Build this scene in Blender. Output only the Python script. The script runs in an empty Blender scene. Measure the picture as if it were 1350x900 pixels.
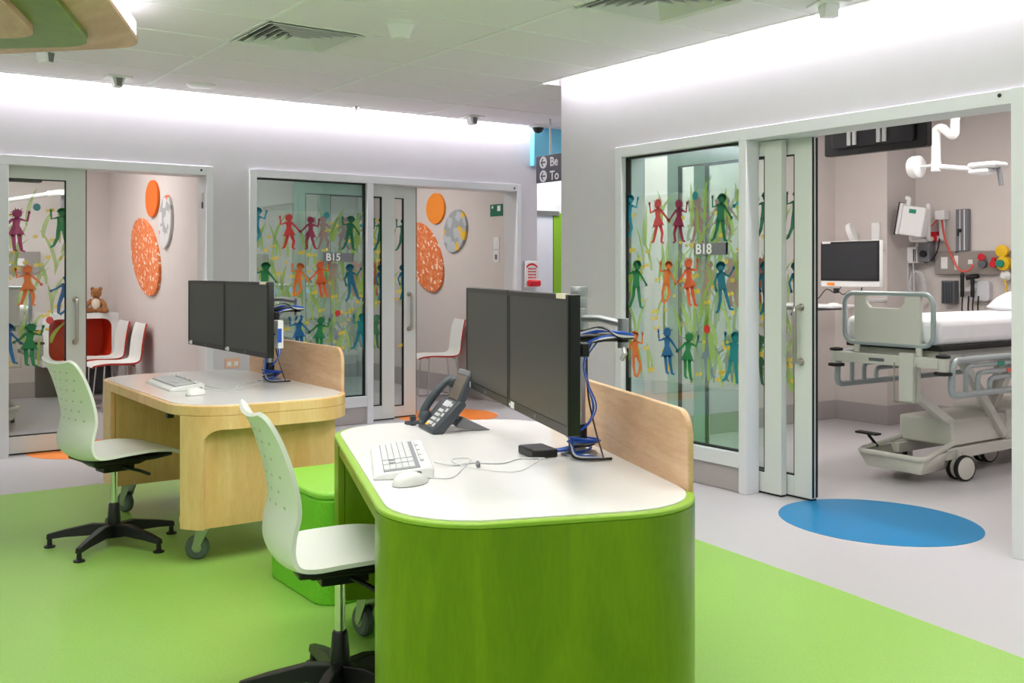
import bpy, math, random
from mathutils import Vector, Matrix
R = math.radians
PI = math.pi
C = bpy.context.scene.collection
rnd = random.Random(7)

# ------------------------------------------------------------------ materials
def lin(c):
    return tuple(((v/255)/12.92 if v/255 <= .04045 else ((v/255+.055)/1.055)**2.4) for v in c)

def mat(name, rgb, rough=.5, metal=0., spec=.5, noise=0., scale=60., alpha=1., emit=0., coat=0., trans=0.):
    m = bpy.data.materials.new(name); m.use_nodes = True
    nt = m.node_tree; b = nt.nodes['Principled BSDF']
    col = lin(rgb) + (1,)
    b.inputs['Base Color'].default_value = col
    b.inputs['Roughness'].default_value = rough
    b.inputs['Metallic'].default_value = metal
    b.inputs['Specular IOR Level'].default_value = spec
    b.inputs['Alpha'].default_value = alpha
    b.inputs['Coat Weight'].default_value = coat
    if emit:
        b.inputs['Emission Color'].default_value = col
        b.inputs['Emission Strength'].default_value = emit
    if noise:
        tc = nt.nodes.new('ShaderNodeTexCoord'); n = nt.nodes.new('ShaderNodeTexNoise')
        n.inputs['Scale'].default_value = scale; n.inputs['Detail'].default_value = 3
        nt.links.new(tc.outputs['Object'], n.inputs['Vector'])
        r = nt.nodes.new('ShaderNodeValToRGB')
        r.color_ramp.elements[0].position = .3; r.color_ramp.elements[1].position = .7
        r.color_ramp.elements[0].color = tuple(c*(1-noise) for c in col[:3]) + (1,)
        r.color_ramp.elements[1].color = tuple(min(1, c*(1+noise)) for c in col[:3]) + (1,)
        nt.links.new(n.outputs['Fac'], r.inputs['Fac'])
        nt.links.new(r.outputs['Color'], b.inputs['Base Color'])
    return m

def wood(name, c1, c2, rough=.38, stretch=(1.5, 1.5, .28), scale=5.):
    """veneer: stretched noise grain plus fine fibres"""
    m = bpy.data.materials.new(name); m.use_nodes = True
    nt = m.node_tree; b = nt.nodes['Principled BSDF']
    b.inputs['Roughness'].default_value = rough
    tc = nt.nodes.new('ShaderNodeTexCoord'); mp = nt.nodes.new('ShaderNodeMapping')
    mp.inputs['Scale'].default_value = stretch
    nt.links.new(tc.outputs['Object'], mp.inputs['Vector'])
    n1 = nt.nodes.new('ShaderNodeTexNoise'); n1.inputs['Scale'].default_value = scale
    n1.inputs['Detail'].default_value = 5; n1.inputs['Distortion'].default_value = 1.2
    n2 = nt.nodes.new('ShaderNodeTexNoise'); n2.inputs['Scale'].default_value = scale*14
    n2.inputs['Detail'].default_value = 2
    for n in (n1, n2): nt.links.new(mp.outputs['Vector'], n.inputs['Vector'])
    mx = nt.nodes.new('ShaderNodeMath'); mx.operation = 'MULTIPLY_ADD'
    mx.inputs[1].default_value = .35
    nt.links.new(n2.outputs['Fac'], mx.inputs[0]); nt.links.new(n1.outputs['Fac'], mx.inputs[2])
    r = nt.nodes.new('ShaderNodeValToRGB')
    r.color_ramp.elements[0].position = .42; r.color_ramp.elements[1].position = .95
    r.color_ramp.elements[0].color = lin(c1)+(1,); r.color_ramp.elements[1].color = lin(c2)+(1,)
    nt.links.new(mx.outputs[0], r.inputs['Fac']); nt.links.new(r.outputs['Color'], b.inputs['Base Color'])
    return m

def glass(name, tint, refl=1.):
    m = bpy.data.materials.new(name); m.use_nodes = True
    nt = m.node_tree; nt.nodes.clear()
    o = nt.nodes.new('ShaderNodeOutputMaterial'); mix = nt.nodes.new('ShaderNodeMixShader')
    t = nt.nodes.new('ShaderNodeBsdfTransparent'); t.inputs[0].default_value = tint+(1,)
    g = nt.nodes.new('ShaderNodeBsdfGlossy'); g.inputs['Roughness'].default_value = .02
    g.inputs[0].default_value = (.9, 1, .97, 1)
    f = nt.nodes.new('ShaderNodeLayerWeight')            # facing = 1 - |cos|, the same from both sides
    pw = nt.nodes.new('ShaderNodeMath'); pw.operation = 'POWER'; pw.inputs[1].default_value = 5
    mu = nt.nodes.new('ShaderNodeMath'); mu.operation = 'MULTIPLY_ADD'; mu.inputs[1].default_value = .9; mu.inputs[2].default_value = .045*refl
    nt.links.new(f.outputs['Facing'], pw.inputs[0]); nt.links.new(pw.outputs[0], mu.inputs[0]); nt.links.new(mu.outputs[0], mix.inputs[0])
    nt.links.new(t.outputs[0], mix.inputs[1]); nt.links.new(g.outputs[0], mix.inputs[2])
    nt.links.new(mix.outputs[0], o.inputs[0])
    return m

def patchwork(name, base, others, scale, rough=.6, stretch=(1, 1, 1), fr=(.35, .6)):
    m = bpy.data.materials.new(name); m.use_nodes = True
    nt = m.node_tree; b = nt.nodes['Principled BSDF']; b.inputs['Roughness'].default_value = rough
    tc = nt.nodes.new('ShaderNodeTexCoord'); mp = nt.nodes.new('ShaderNodeMapping')
    mp.inputs['Scale'].default_value = stretch; mp.inputs['Rotation'].default_value = (.35, 0, 0)
    v = nt.nodes.new('ShaderNodeTexVoronoi'); v.distance = 'CHEBYCHEV'; v.inputs['Scale'].default_value = scale
    sp = nt.nodes.new('ShaderNodeSeparateColor')
    r = nt.nodes.new('ShaderNodeValToRGB'); r.color_ramp.interpolation = 'CONSTANT'
    r.color_ramp.elements[0].position = 0; r.color_ramp.elements[0].color = lin(base)+(1,)
    for k, c in enumerate(others):
        e = r.color_ramp.elements.new(fr[k]); e.color = lin(c)+(1,)
    r.color_ramp.elements[-1].color = lin(others[-1])+(1,)
    r.color_ramp.elements[-1].position = fr[-1]
    nt.links.new(tc.outputs['Object'], mp.inputs['Vector']); nt.links.new(mp.outputs['Vector'], v.inputs['Vector'])
    nt.links.new(v.outputs['Color'], sp.inputs[0]); nt.links.new(sp.outputs[0], r.inputs['Fac'])
    nt.links.new(r.outputs['Color'], b.inputs['Base Color'])
    return m

M = dict(
 wall=mat('wall_paint', (210, 206, 213), .75, spec=.2, noise=.012, scale=8),
 roomwall=mat('room_paint', (216, 208, 204), .75, spec=.2, noise=.012, scale=8),
 ceil=mat('ceiling_tile', (244, 238, 244), .9, spec=.1, noise=.02, scale=120),
 grid=mat('ceiling_bar', (245, 245, 245), .5),
 floor=mat('vinyl_grey', (194, 191, 195), .33, noise=.05, scale=180),
 green=mat('vinyl_green', (150, 196, 92), .35, noise=.07, scale=160),
 blue=mat('vinyl_blue', (0, 122, 176), .35, noise=.05, scale=160),
 orange=mat('vinyl_orange', (250, 140, 50), .35, noise=.05, scale=160),
 skirt=mat('skirting_vinyl', (176, 169, 168), .5, noise=.05, scale=200),
 frame=mat('door_frame_paint', (222, 223, 228), .4),
 leaf=mat('door_leaf_paint', (216, 219, 216), .42),
 seal=mat('black_rubber', (14, 14, 16), .6),
 glass=glass('window_glass', (.84, .95, .925), 2.2),
 doorglass=glass('door_glass', (.95, .98, .965), .9),
 steel=mat('brushed_steel', (188, 184, 176), .28, metal=1),
 chrome=mat('chrome', (220, 220, 222), .12, metal=1),
 alu=mat('satin_aluminium', (178, 181, 185), .36, metal=.85),
 black=mat('black_plastic', (20, 20, 22), .42),
 dark=mat('dark_grey_plastic', (62, 68, 76), .4),
 bezel=mat('monitor_bezel', (24, 24, 26), .35),
 screen=mat('screen_glass', (54, 55, 55), .32, spec=.5),
 screen_dark=mat('screen_dark', (38, 42, 48), .3),
 white=mat('white_plastic', (238, 238, 238), .38),
 shell=mat('chair_shell', (236, 238, 234), .36),
 hole=mat('perforation_shadow', (196, 205, 186), .6),
 lam=mat('white_laminate', (238, 236, 238), .2, noise=.012, scale=9),
 birch=wood('birch_veneer', (226, 176, 112), (244, 208, 154)),
 birchdark=wood('birch_veneer_side', (220, 172, 106), (240, 204, 146)),
 screenwood=wood('beech_screen', (206, 158, 116), (236, 202, 164), stretch=(1.4, .32, 2.2)),
 greenwood=wood('green_stained_veneer', (98, 134, 0), (124, 158, 8), .32),
 greenedge=mat('green_edge', (150, 190, 62), .35),
 pouf=mat('pouf_vinyl', (116, 200, 40), .55, noise=.1, scale=140),
 pouftop=mat('pouf_top', (150, 215, 80), .4),
 tyre=mat('grey_rubber', (86, 98, 92), .6),
 caster=mat('zinc', (160, 166, 150), .35, metal=.8),
 red=mat('shell_red', (196, 50, 34), .45),
 niche=mat('niche_orange_red', (214, 62, 22), .5),
 fur=mat('teddy_plush', (166, 112, 66), .95, noise=.25, scale=90),
 furlight=mat('teddy_cream', (226, 214, 196), .95),
 ov_orange=mat('felt_orange', (240, 112, 32), .75, noise=.04, scale=200),
 ov_orange2=mat('felt_amber', (246, 146, 44), .75, noise=.04, scale=200),
 ov_map=patchwork('orange_map_print', (232, 122, 62), [(240, 150, 98), (252, 226, 206)], 26, stretch=(1, 1, 1.6), fr=(.62, .9)),
 ov_grey=patchwork('grey_map_print', (168, 170, 172), [(214, 214, 214), (232, 110, 60)], 12, fr=(.45, .95)),
 ov_grey2=patchwork('grey_yellow_map_print', (160, 166, 170), [(188, 194, 198), (240, 196, 60)], 12, fr=(.5, .88)),
 sign=mat('sign_grey', (120, 120, 126), .4),
 signdark=mat('sign_charcoal', (84, 84, 96), .4),
 lettering=mat('white_lettering', (250, 250, 250), .5),
 cyan=mat('pale_blue_paint', (120, 205, 236), .6),
 limedoor=mat('lime_door', (128, 172, 30), .45),
 greensign=mat('green_sign', (0, 112, 80), .4),
 redplastic=mat('red_plastic', (206, 26, 40), .35),
 outlet=mat('orange_outlet', (226, 184, 162), .5),
 keys=mat('key_caps', (214, 214, 220), .5),
 keygap=mat('key_gap', (138, 138, 150), .6),
 cblue=mat('blue_cable', (28, 84, 190), .4),
 cwhite=mat('pale_cable', (214, 214, 218), .4),
 cblack=mat('black_cable', (22, 22, 28), .4),
 yellow=mat('yellow_plastic', (236, 190, 26), .4),
 lcd=mat('phone_display', (110, 100, 92), .25),
 bed=mat('bed_beige', (206, 205, 196), .42),
 bedgrey=mat('bed_rail_grey', (166, 176, 178), .35, metal=.3),
 sheet=mat('bed_linen', (240, 240, 244), .85, noise=.02, scale=14),
 bluelinen=mat('blue_pillow', (110, 150, 172), .85),
 medpanel=mat('services_panel', (152, 144, 138), .45),
 slate=mat('slate_plastic', (98, 100, 104), .5),
 tube_red=mat('red_tubing', (224, 96, 78), .4),
 teal=mat('teal_plastic', (18, 140, 116), .4),
 led=mat('cove_lamp', (255, 253, 255), .5, emit=45.),
 panel=mat('fill_glow', (255, 252, 248), .5, emit=11.),  # glow of the added fill panels over hall and passage
 edgelight=mat('pendant_edge_lamp', (255, 255, 255), .5, emit=1.7),
 fill_room=mat('room_fill_glow', (255, 252, 248), .5, emit=17.),  # glow of the added fill panels in the rooms
 fill_bay=mat('bay_fill_glow', (255, 250, 244), .5, emit=15.),  # glow of the added fill panels in the bed bay
 void=mat('duct_black', (8, 8, 8), .9),
)
KID = {k: mat('film_'+k, c, .5, alpha=.93) for k, c in dict(
 red=(214, 40, 40), maroon=(150, 26, 74), teal=(0, 132, 142), darkgreen=(0, 112, 78), green=(0, 128, 66),
 orange=(238, 122, 42), vermilion=(232, 94, 40), tealblue=(0, 112, 138), blue=(0, 102, 162), cyan=(20, 150, 180),
 magenta=(170, 26, 100)).items()}
FILMG = mat('film_leaf_green', (168, 206, 84), .5, alpha=.62)
FILMY = mat('film_yellow', (236, 206, 66), .5, alpha=.72)
FILMW = mat('film_frost', (236, 240, 232), .6, alpha=.2)

# ------------------------------------------------------------------ mesh builder
class MB:
    def __init__(s): s.v, s.f, s.m = [], [], []
    def add(s, vs, fs, mi=0, T=None):
        n = len(s.v)
        s.v += [tuple(T @ Vector(v)) if T else tuple(v) for v in vs]
        s.f += [tuple(i+n for i in f) for f in fs]; s.m += [mi]*len(fs); return s
    def box(s, x0, y0, z0, x1, y1, z1, mi=0, T=None):
        vs = [(x, y, z) for z in (z0, z1) for y in (y0, y1) for x in (x0, x1)]
        return s.add(vs, [(0,2,3,1),(4,5,7,6),(0,1,5,4),(2,6,7,3),(0,4,6,2),(1,3,7,5)], mi, T)
    def prism(s, poly, c0, c1, ax='z', mi=0, T=None, mi_cap=None):
        """polygon in the two other axes, extruded along ax"""
        n = len(poly)
        mk = {'z': lambda a, b, c: (a, b, c), 'x': lambda a, b, c: (c, a, b), 'y': lambda a, b, c: (a, c, b)}[ax]
        vs = [mk(a, b, c0) for a, b in poly] + [mk(a, b, c1) for a, b in poly]
        s.add(vs, [(i, (i+1) % n, n+(i+1) % n, n+i) for i in range(n)], mi, T)
        return s.add(vs, [tuple(range(n))[::-1], tuple(range(n, 2*n))], mi if mi_cap is None else mi_cap, T)
    def tube(s, pts, r, n=10, mi=0, T=None, closed=False, radii=None):
        P = [Vector(p) for p in pts]; k = len(P); vs = []
        def tan(i):
            a = P[(i-1) % k] if (closed or i > 0) else P[i]; b = P[(i+1) % k] if (closed or i < k-1) else P[i]
            return (b-a).normalized()
        t = tan(0); up = Vector((0, 0, 1)) if abs(t.z) < .9 else Vector((1, 0, 0))
        nrm = (up - t*up.dot(t)).normalized()
        for i in range(k):
            t = tan(i); nrm = (nrm - t*nrm.dot(t)).normalized(); bi = t.cross(nrm)
            rr = radii[i] if radii else r
            vs += [P[i] + (nrm*math.cos(2*PI*j/n) + bi*math.sin(2*PI*j/n))*rr for j in range(n)]
        fs = []
        for i in range(k if closed else k-1):
            a, b = i*n, ((i+1) % k)*n
            fs += [(a+j, a+(j+1) % n, b+(j+1) % n, b+j) for j in range(n)]
        if not closed: fs += [tuple(range(n))[::-1], tuple(range((k-1)*n, k*n))]
        return s.add(vs, fs, mi, T)
    def lathe(s, prof, n=24, mi=0, T=None):
        vs, fs = [], []
        for r, z in prof: vs += [(r*math.cos(2*PI*j/n), r*math.sin(2*PI*j/n), z) for j in range(n)]
        for i in range(len(prof)-1):
            a, b = i*n, (i+1)*n
            fs += [(a+j, a+(j+1) % n, b+(j+1) % n, b+j) for j in range(n)]
        if prof[0][0] > 1e-6: fs.append(tuple(range(n))[::-1])
        if prof[-1][0] > 1e-6: fs.append(tuple(range((len(prof)-1)*n, len(prof)*n)))
        return s.add(vs, fs, mi, T)
    def ball(s, c, r, mi=0, n=14, T=None):
        rx, ry, rz = r if isinstance(r, tuple) else (r, r, r)
        m = n//2+1; prof = [(max(1e-4, math.sin(PI*i/m)), -math.cos(PI*i/m)) for i in range(m+1)]
        Q = Matrix.Translation(c) @ Matrix.Diagonal((rx, ry, rz, 1))
        return s.lathe(prof, n, mi, (T @ Q) if T else Q)
    def grid(s, rows, mi=0, T=None, flip=False):
        n = len(rows[0]); vs = [p for r in rows for p in r]; fs = []
        for i in range(len(rows)-1):
            for j in range(n-1):
                q = (i*n+j, i*n+j+1, (i+1)*n+j+1, (i+1)*n+j); fs.append(q[::-1] if flip else q)
        return s.add(vs, fs, mi, T)
    def build(s, name, mats, parent=None, bevel=0., seg=2, smooth=40, loc=None, rot=None):
        me = bpy.data.meshes.new(name); me.from_pydata(s.v, [], s.f)
        if not isinstance(mats, (list, tuple)): mats = [mats]
        for m in mats: me.materials.append(m)
        me.polygons.foreach_set('material_index', s.m)
        me.validate(); 
        import bmesh
        bm = bmesh.new(); bm.from_mesh(me); bmesh.ops.remove_doubles(bm, verts=bm.verts, dist=1e-5)
        bmesh.ops.recalc_face_normals(bm, faces=bm.faces); bm.to_mesh(me); bm.free()
        if smooth:
            me.polygons.foreach_set('use_smooth', [True]*len(me.polygons)); me.set_sharp_from_angle(angle=R(smooth))
        o = bpy.data.objects.new(name, me); C.objects.link(o)
        if parent: o.parent = parent
        if loc: o.location = loc
        if rot: o.rotation_euler = rot
        if bevel:
            b = o.modifiers.new('Bevel', 'BEVEL'); b.width = bevel; b.segments = seg; b.limit_method = 'ANGLE'; b.angle_limit = R(35)
            b.harden_normals = False
        return o

def RX(a): return Matrix.Rotation(R(a), 4, 'X')
def RY(a): return Matrix.Rotation(R(a), 4, 'Y')
def RZ(a): return Matrix.Rotation(R(a), 4, 'Z')
def TR(*p): return Matrix.Translation(p)
def tag(o, label=None, cat=None, group=None, kind=None):
    if label: o['label'] = label
    if cat: o['category'] = cat
    if group: o['group'] = group
    if kind: o['kind'] = kind
    return o
def thing(name, label, cat, loc=(0,0,0), rz=0, group=None):
    o = bpy.data.objects.new(name, None); C.objects.link(o); o.empty_display_size = .1
    o.location = loc; o.rotation_euler = (0, 0, R(rz)); return tag(o, label, cat, group)
def struct(o): o['kind'] = 'structure'; return o
def copy_tree(o, parent=None):
    c = o.copy(); C.objects.link(c)
    if parent: c.parent = parent
    for ch in list(o.children): copy_tree(ch, c)
    return c
def dup(o, loc, rz, label, group=None):
    c = copy_tree(o); c.location = loc; c.rotation_euler = (0, 0, R(rz)); c['label'] = label
    if group: c['group'] = group
    return c
def arc(cx, cy, r, a0, a1, n=8):
    return [(cx+r*math.cos(R(a0+(a1-a0)*i/n)), cy+r*math.sin(R(a0+(a1-a0)*i/n))) for i in range(n+1)]
def rrect(x0, y0, x1, y1, r, n=8):
    rs = r if isinstance(r, (list, tuple)) else [r]*4      # (x0y0, x1y0, x1y1, x0y1)
    return (arc(x0+rs[0], y0+rs[0], rs[0], 180, 270, n)+arc(x1-rs[1], y0+rs[1], rs[1], 270, 360, n) +
            arc(x1-rs[2], y1-rs[2], rs[2], 0, 90, n)+arc(x0+rs[3], y1-rs[3], rs[3], 90, 180, n))
def smooth_path(pts, n=6):
    P = [Vector(p) for p in pts]; out = []
    for i in range(len(P)-1):
        a, b, c, d = P[max(0, i-1)], P[i], P[i+1], P[min(len(P)-1, i+2)]
        for k in range(n):
            t = k/n
            out.append(.5*((2*b)+(c-a)*t+(2*a-5*b+4*c-d)*t*t+(3*b-a-3*c+d)*t**3))
    return out+[P[-1]]
def bent(pts, r=.03, n=5):
    """polyline with rounded corners"""
    P = [Vector(p) for p in pts]; out = [P[0]]
    for i in range(1, len(P)-1):
        a, b, c = P[i-1], P[i], P[i+1]; u, v = (a-b), (c-b)
        k = min(r, u.length*.49, v.length*.49); p0, p1 = b+u.normalized()*k, b+v.normalized()*k
        for j in range(n+1):
            t = j/n; out.append(p0*(1-t)**2+b*2*t*(1-t)+p1*t*t)
    return out+[P[-1]]
def text(name, body, size, T, m, parent=None, ext=.001):
    cu = bpy.data.curves.new(name, 'FONT'); cu.body = body; cu.size = size; cu.extrude = ext; cu.offset = size*.022
    cu.materials.append(m); o = bpy.data.objects.new(name, cu); C.objects.link(o)
    bpy.context.view_layer.update()
    me = bpy.data.meshes.new_from_object(o.evaluated_get(bpy.context.evaluated_depsgraph_get())); me.materials.clear(); me.materials.append(m)
    bpy.data.objects.remove(o)
    o = bpy.data.objects.new(name, me); C.objects.link(o)
    if parent: o.parent = parent
    o.matrix_local = T; return o
def basis(x, z, o):
    """matrix whose local X is x, local Y is world up-ish z, placed at o"""
    x = Vector(x).normalized(); y = Vector(z).normalized(); n = x.cross(y)
    m = Matrix((x, y, n)).transposed().to_4x4(); m.translation = Vector(o); return m

HC = 2.70          # hall ceiling height
YB = 7.95          # face of the back wall
XR = 4.60          # face of the right wall
# ------------------------------------------------------------------ setting: floor
fl = MB().box(-6, -3.5, -.06, 9.2, 12, 0).build('floor', M['floor']); struct(fl)
zone = [(-6, -3.4), (3.28, -3.4), (3.33, .6), (3.424, 1.84), (3.54, 2.70), (3.63, 3.63), (3.66, 4.6)] + \
       [(3.66-.9+.9*math.cos(R(a)), 5.74+.9*math.sin(R(a))) for a in range(0, 91, 9)] + [(2.4, 6.64), (-6, 6.64)]
tag(MB().prism(zone, -.005, .0016).build('floor_inlay', M['green'], fl), 'lime green vinyl area')
def disc(cx, cy, rx, ry, n=56): return [(cx+rx*math.cos(2*PI*i/n), cy+ry*math.sin(2*PI*i/n)) for i in range(n)]
tag(MB().prism(disc(4.68, 3.30, .475, .53), -.005, .0018).build('floor_inlay', M['blue'], fl), 'blue vinyl disc')
tag(MB().prism(disc(1.85, 7.98, .49, .42), -.005, .0018).build('floor_inlay', M['orange'], fl), 'orange vinyl disc')
tag(MB().prism(disc(4.87, 7.95, .46, .45), -.005, .0018).build('floor_inlay', M['orange'], fl), 'orange vinyl disc')

# ------------------------------------------------------------------ ceilings
ce = MB()
holes = [(2.145, 5.375, 2.715, 5.945), (3.345, 3.575, 3.915, 4.145)]
for x0, y0, x1, y1 in [(-6, -3.5, 4.49, 3.575), (-6, 3.575, 3.345, 4.145), (3.915, 3.575, 4.49, 4.145), (-6, 4.145, 4.49, 5.375), (-6, 5.375, 2.145, 5.945), (2.715, 5.375, 4.49, 5.945), (-6, 5.945, 4.49, 7.84)]:
    ce.box(x0, y0, HC, x1, y1, HC+.05)
ce.box(4.49, 6.02, HC, 9.2, 7.84, HC+.05).box(5.90, 7.84, HC, 9.2, 9.3, HC+.05)
ce.box(-1.1, 8.12, HC, 5.9, 11.75, HC+.05).box(4.78, -1, HC, 8.3, 5.9, HC+.05)
ce.box(-6, -3.5, 2.98, 9.2, 12, 3.04)
ceiling = struct(ce.build('ceiling', M['ceil'], smooth=0))
g = MB(); zg = HC-.004
xs = [-3.87, -2.67, -1.47, -.27, .93, 2.13, 3.33]
for x in xs: g.box(x-.012, -3.5, zg, x+.012, 7.84, HC+.002)
g.box(4.53-.012, 6.02, zg, 4.53+.012, 7.84, HC+.002).box(5.73-.012, 6.02, zg, 5.73+.012, 7.84, HC+.002)
for k in range(-17, 5):
    y = 5.36+.6*k
    if -3.5 < y < 7.84: g.box(-6, y-.008, zg, 4.49 if y < 6.02 else 9.2, y+.008, HC+.002)
g.box(-6, 7.815, zg, 5.9, 7.842, HC+.03).box(4.465, -3.5, zg, 4.492, 6.02, HC+.03)
g.build('ceiling_bar', M['grid'], ceiling)

# ------------------------------------------------------------------ walls
w = MB(); zt = 2.98
def wallx(mb, segs, y0, y1):      # wall along x with (x0, x1, zlow) solid pieces
    for x0, x1, z0, z1 in segs: mb.box(x0, y0, z0, x1, y1, z1)
wallx(w, [(-6, 1.16, 0, zt), (1.16, 2.66, 2.10, zt), (2.66, 3.02, 0, zt), (3.02, 5.65, 2.10, zt), (5.65, 5.884, 0, zt)], YB, 8.17)
struct(w.build('wall_back', M['wall']))
w = MB()
for y0, y1, z0, z1 in [(5.25, 5.916, 0, zt), (2.49, 5.25, 2.12, zt), (-3.5, 2.49, 0, zt)]: w.box(XR, y0, z0, 4.80, y1, z1)
w.box(4.80, 5.85, 0, 9.2, 5.916, zt)
struct(w.build('wall_right', M['wall']))
# rooms behind the back wall
w = MB().box(-1.1, 11.60, 0, 5.9, 11.75, zt).box(-1.2, 8.17, 0, -1.0, 11.75, zt)
struct(w.build('wall_rooms_rear', M['roomwall']))
struct(MB().box(2.80, 8.17, 0, 2.92, 11.6, zt).build('wall_rooms_divider', M['roomwall']))
struct(MB().box(5.78, 8.17, 0, 5.884, 11.6, zt).build('wall_rooms_side', M['roomwall']))
# hall beyond the back wall's end
struct(MB().box(5.884, 9.30, 0, 9.2, 9.45, zt).build('wall_hall_end', M['wall']))
bh = struct(MB().box(5.80, 7.88, 2.33, 9.2, 8.3, HC+.03).build('trim_1', M['cyan'])); tag(bh, 'pale blue bulkhead')
# bed bay on the right: head wall, boxed column, side wall skin
w = MB().box(8.06, -1, 0, 8.2, 5.85, zt).box(7.65, 5.30, 0, 8.06, 5.85, zt).box(4.80, -1.1, 0, 8.2, -1, zt)
struct(w.build('wall_bay_head', M['roomwall']))
struct(MB().box(4.80, 5.835, 0, 7.65, 5.85, zt).build('wall_bay_side', M['roomwall']))

# skirtings
def baseb(name, boxes, m='skirt'):
    b = MB()
    for q in boxes: b.box(*q)
    return struct(b.build(name, M[m], bevel=.004))
baseb('baseboard_back', [(2.70, YB-.006, 0, 2.99, YB+.01, .145), (3.05, YB+.005, 0, 4.05, YB+.03, .145), (5.70, YB-.006, 0, 5.884, YB+.01, .145), (-6, YB-.006, 0, 1.12, YB+.01, .145)])
baseb('baseboard_right', [(XR-.006, 5.29, 0, XR+.01, 5.916, .145), (XR+.005, 4.18, 0, XR+.03, 5.23, .15), (XR-.006, -3.5, 0, XR+.01, 2.44, .145)])
baseb('baseboard_rooms', [(2.786, 8.17, 0, 2.80, 11.6, .16), (-1, 11.586, 0, 5.78, 11.6, .16), (5.766, 8.17, 0, 5.78, 11.6, .2), (2.92, 8.17, 0, 2.934, 11.6, .16)])
baseb('baseboard_bay', [(8.046, -1, 0, 8.06, 5.30, .165), (7.636, 5.286, 0, 7.65, 5.835, .165), (7.65, 5.286, 0, 8.06, 5.30, .165), (4.8, 5.821, 0, 7.65, 5.835, .165)])
# door set beyond the hall: pale frame and lime leaf
d9 = bpy.data.objects.new('door_5', None); C.objects.link(d9); d9.location = (6.9, 9.3, 0); struct(d9)
MB().box(-.35, -.05, 0, .17, 0, 1.95).build('door_panel', M['wall'], d9)
MB().box(.18, -.055, 0, 1.1, 0, 1.98).build('door_leaf', M['limedoor'], d9)
MB().box(-.4, -.07, 1.95, .25, 0, 2.0).build('door_head', M['steel'], d9)

# ------------------------------------------------------------------ frames round the glazed fronts
def trimx(mb, x0, x1, z0, z1, p=.022, d=.2): mb.box(x0, YB-p, z0, x1, YB+d, z1)
t = MB(); trimx(t, 2.642, 2.696, 0, 2.14); trimx(t, .2, 2.642, 2.07, 2.14); trimx(t, 1.13, 1.234, 0, 2.07)
struct(t.build('trim_2', M['frame'], bevel=.003))
t = MB(); trimx(t, 2.994, 3.05, 0, 2.14); trimx(t, 3.05, 5.632, 2.078, 2.14); trimx(t, 5.632, 5.683, 0, 2.14); trimx(t, 4.047, 4.105, 0, 2.078, d=.07)
trimx(t, 3.05, 4.047, .148, .237, d=.07)
struct(t.build('trim_3', M['frame'], bevel=.003))
def trimy(mb, y0, y1, z0, z1, p=.022, d=.19): mb.box(XR-p, y0, z0, XR+d, y1, z1)
t = MB(); trimy(t, 5.228, 5.29, 0, 2.16); trimy(t, 2.518, 5.228, 2.09, 2.16); trimy(t, 2.44, 2.518, 0, 2.16); trimy(t, 4.118, 4.178, 0, 2.09, d=.09)
trimy(t, 4.178, 5.228, .15, .235, d=.07)
struct(t.build('trim_4', M['frame'], bevel=.003))
# dark gasket lines round the two windows are part of the window objects below

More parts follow.
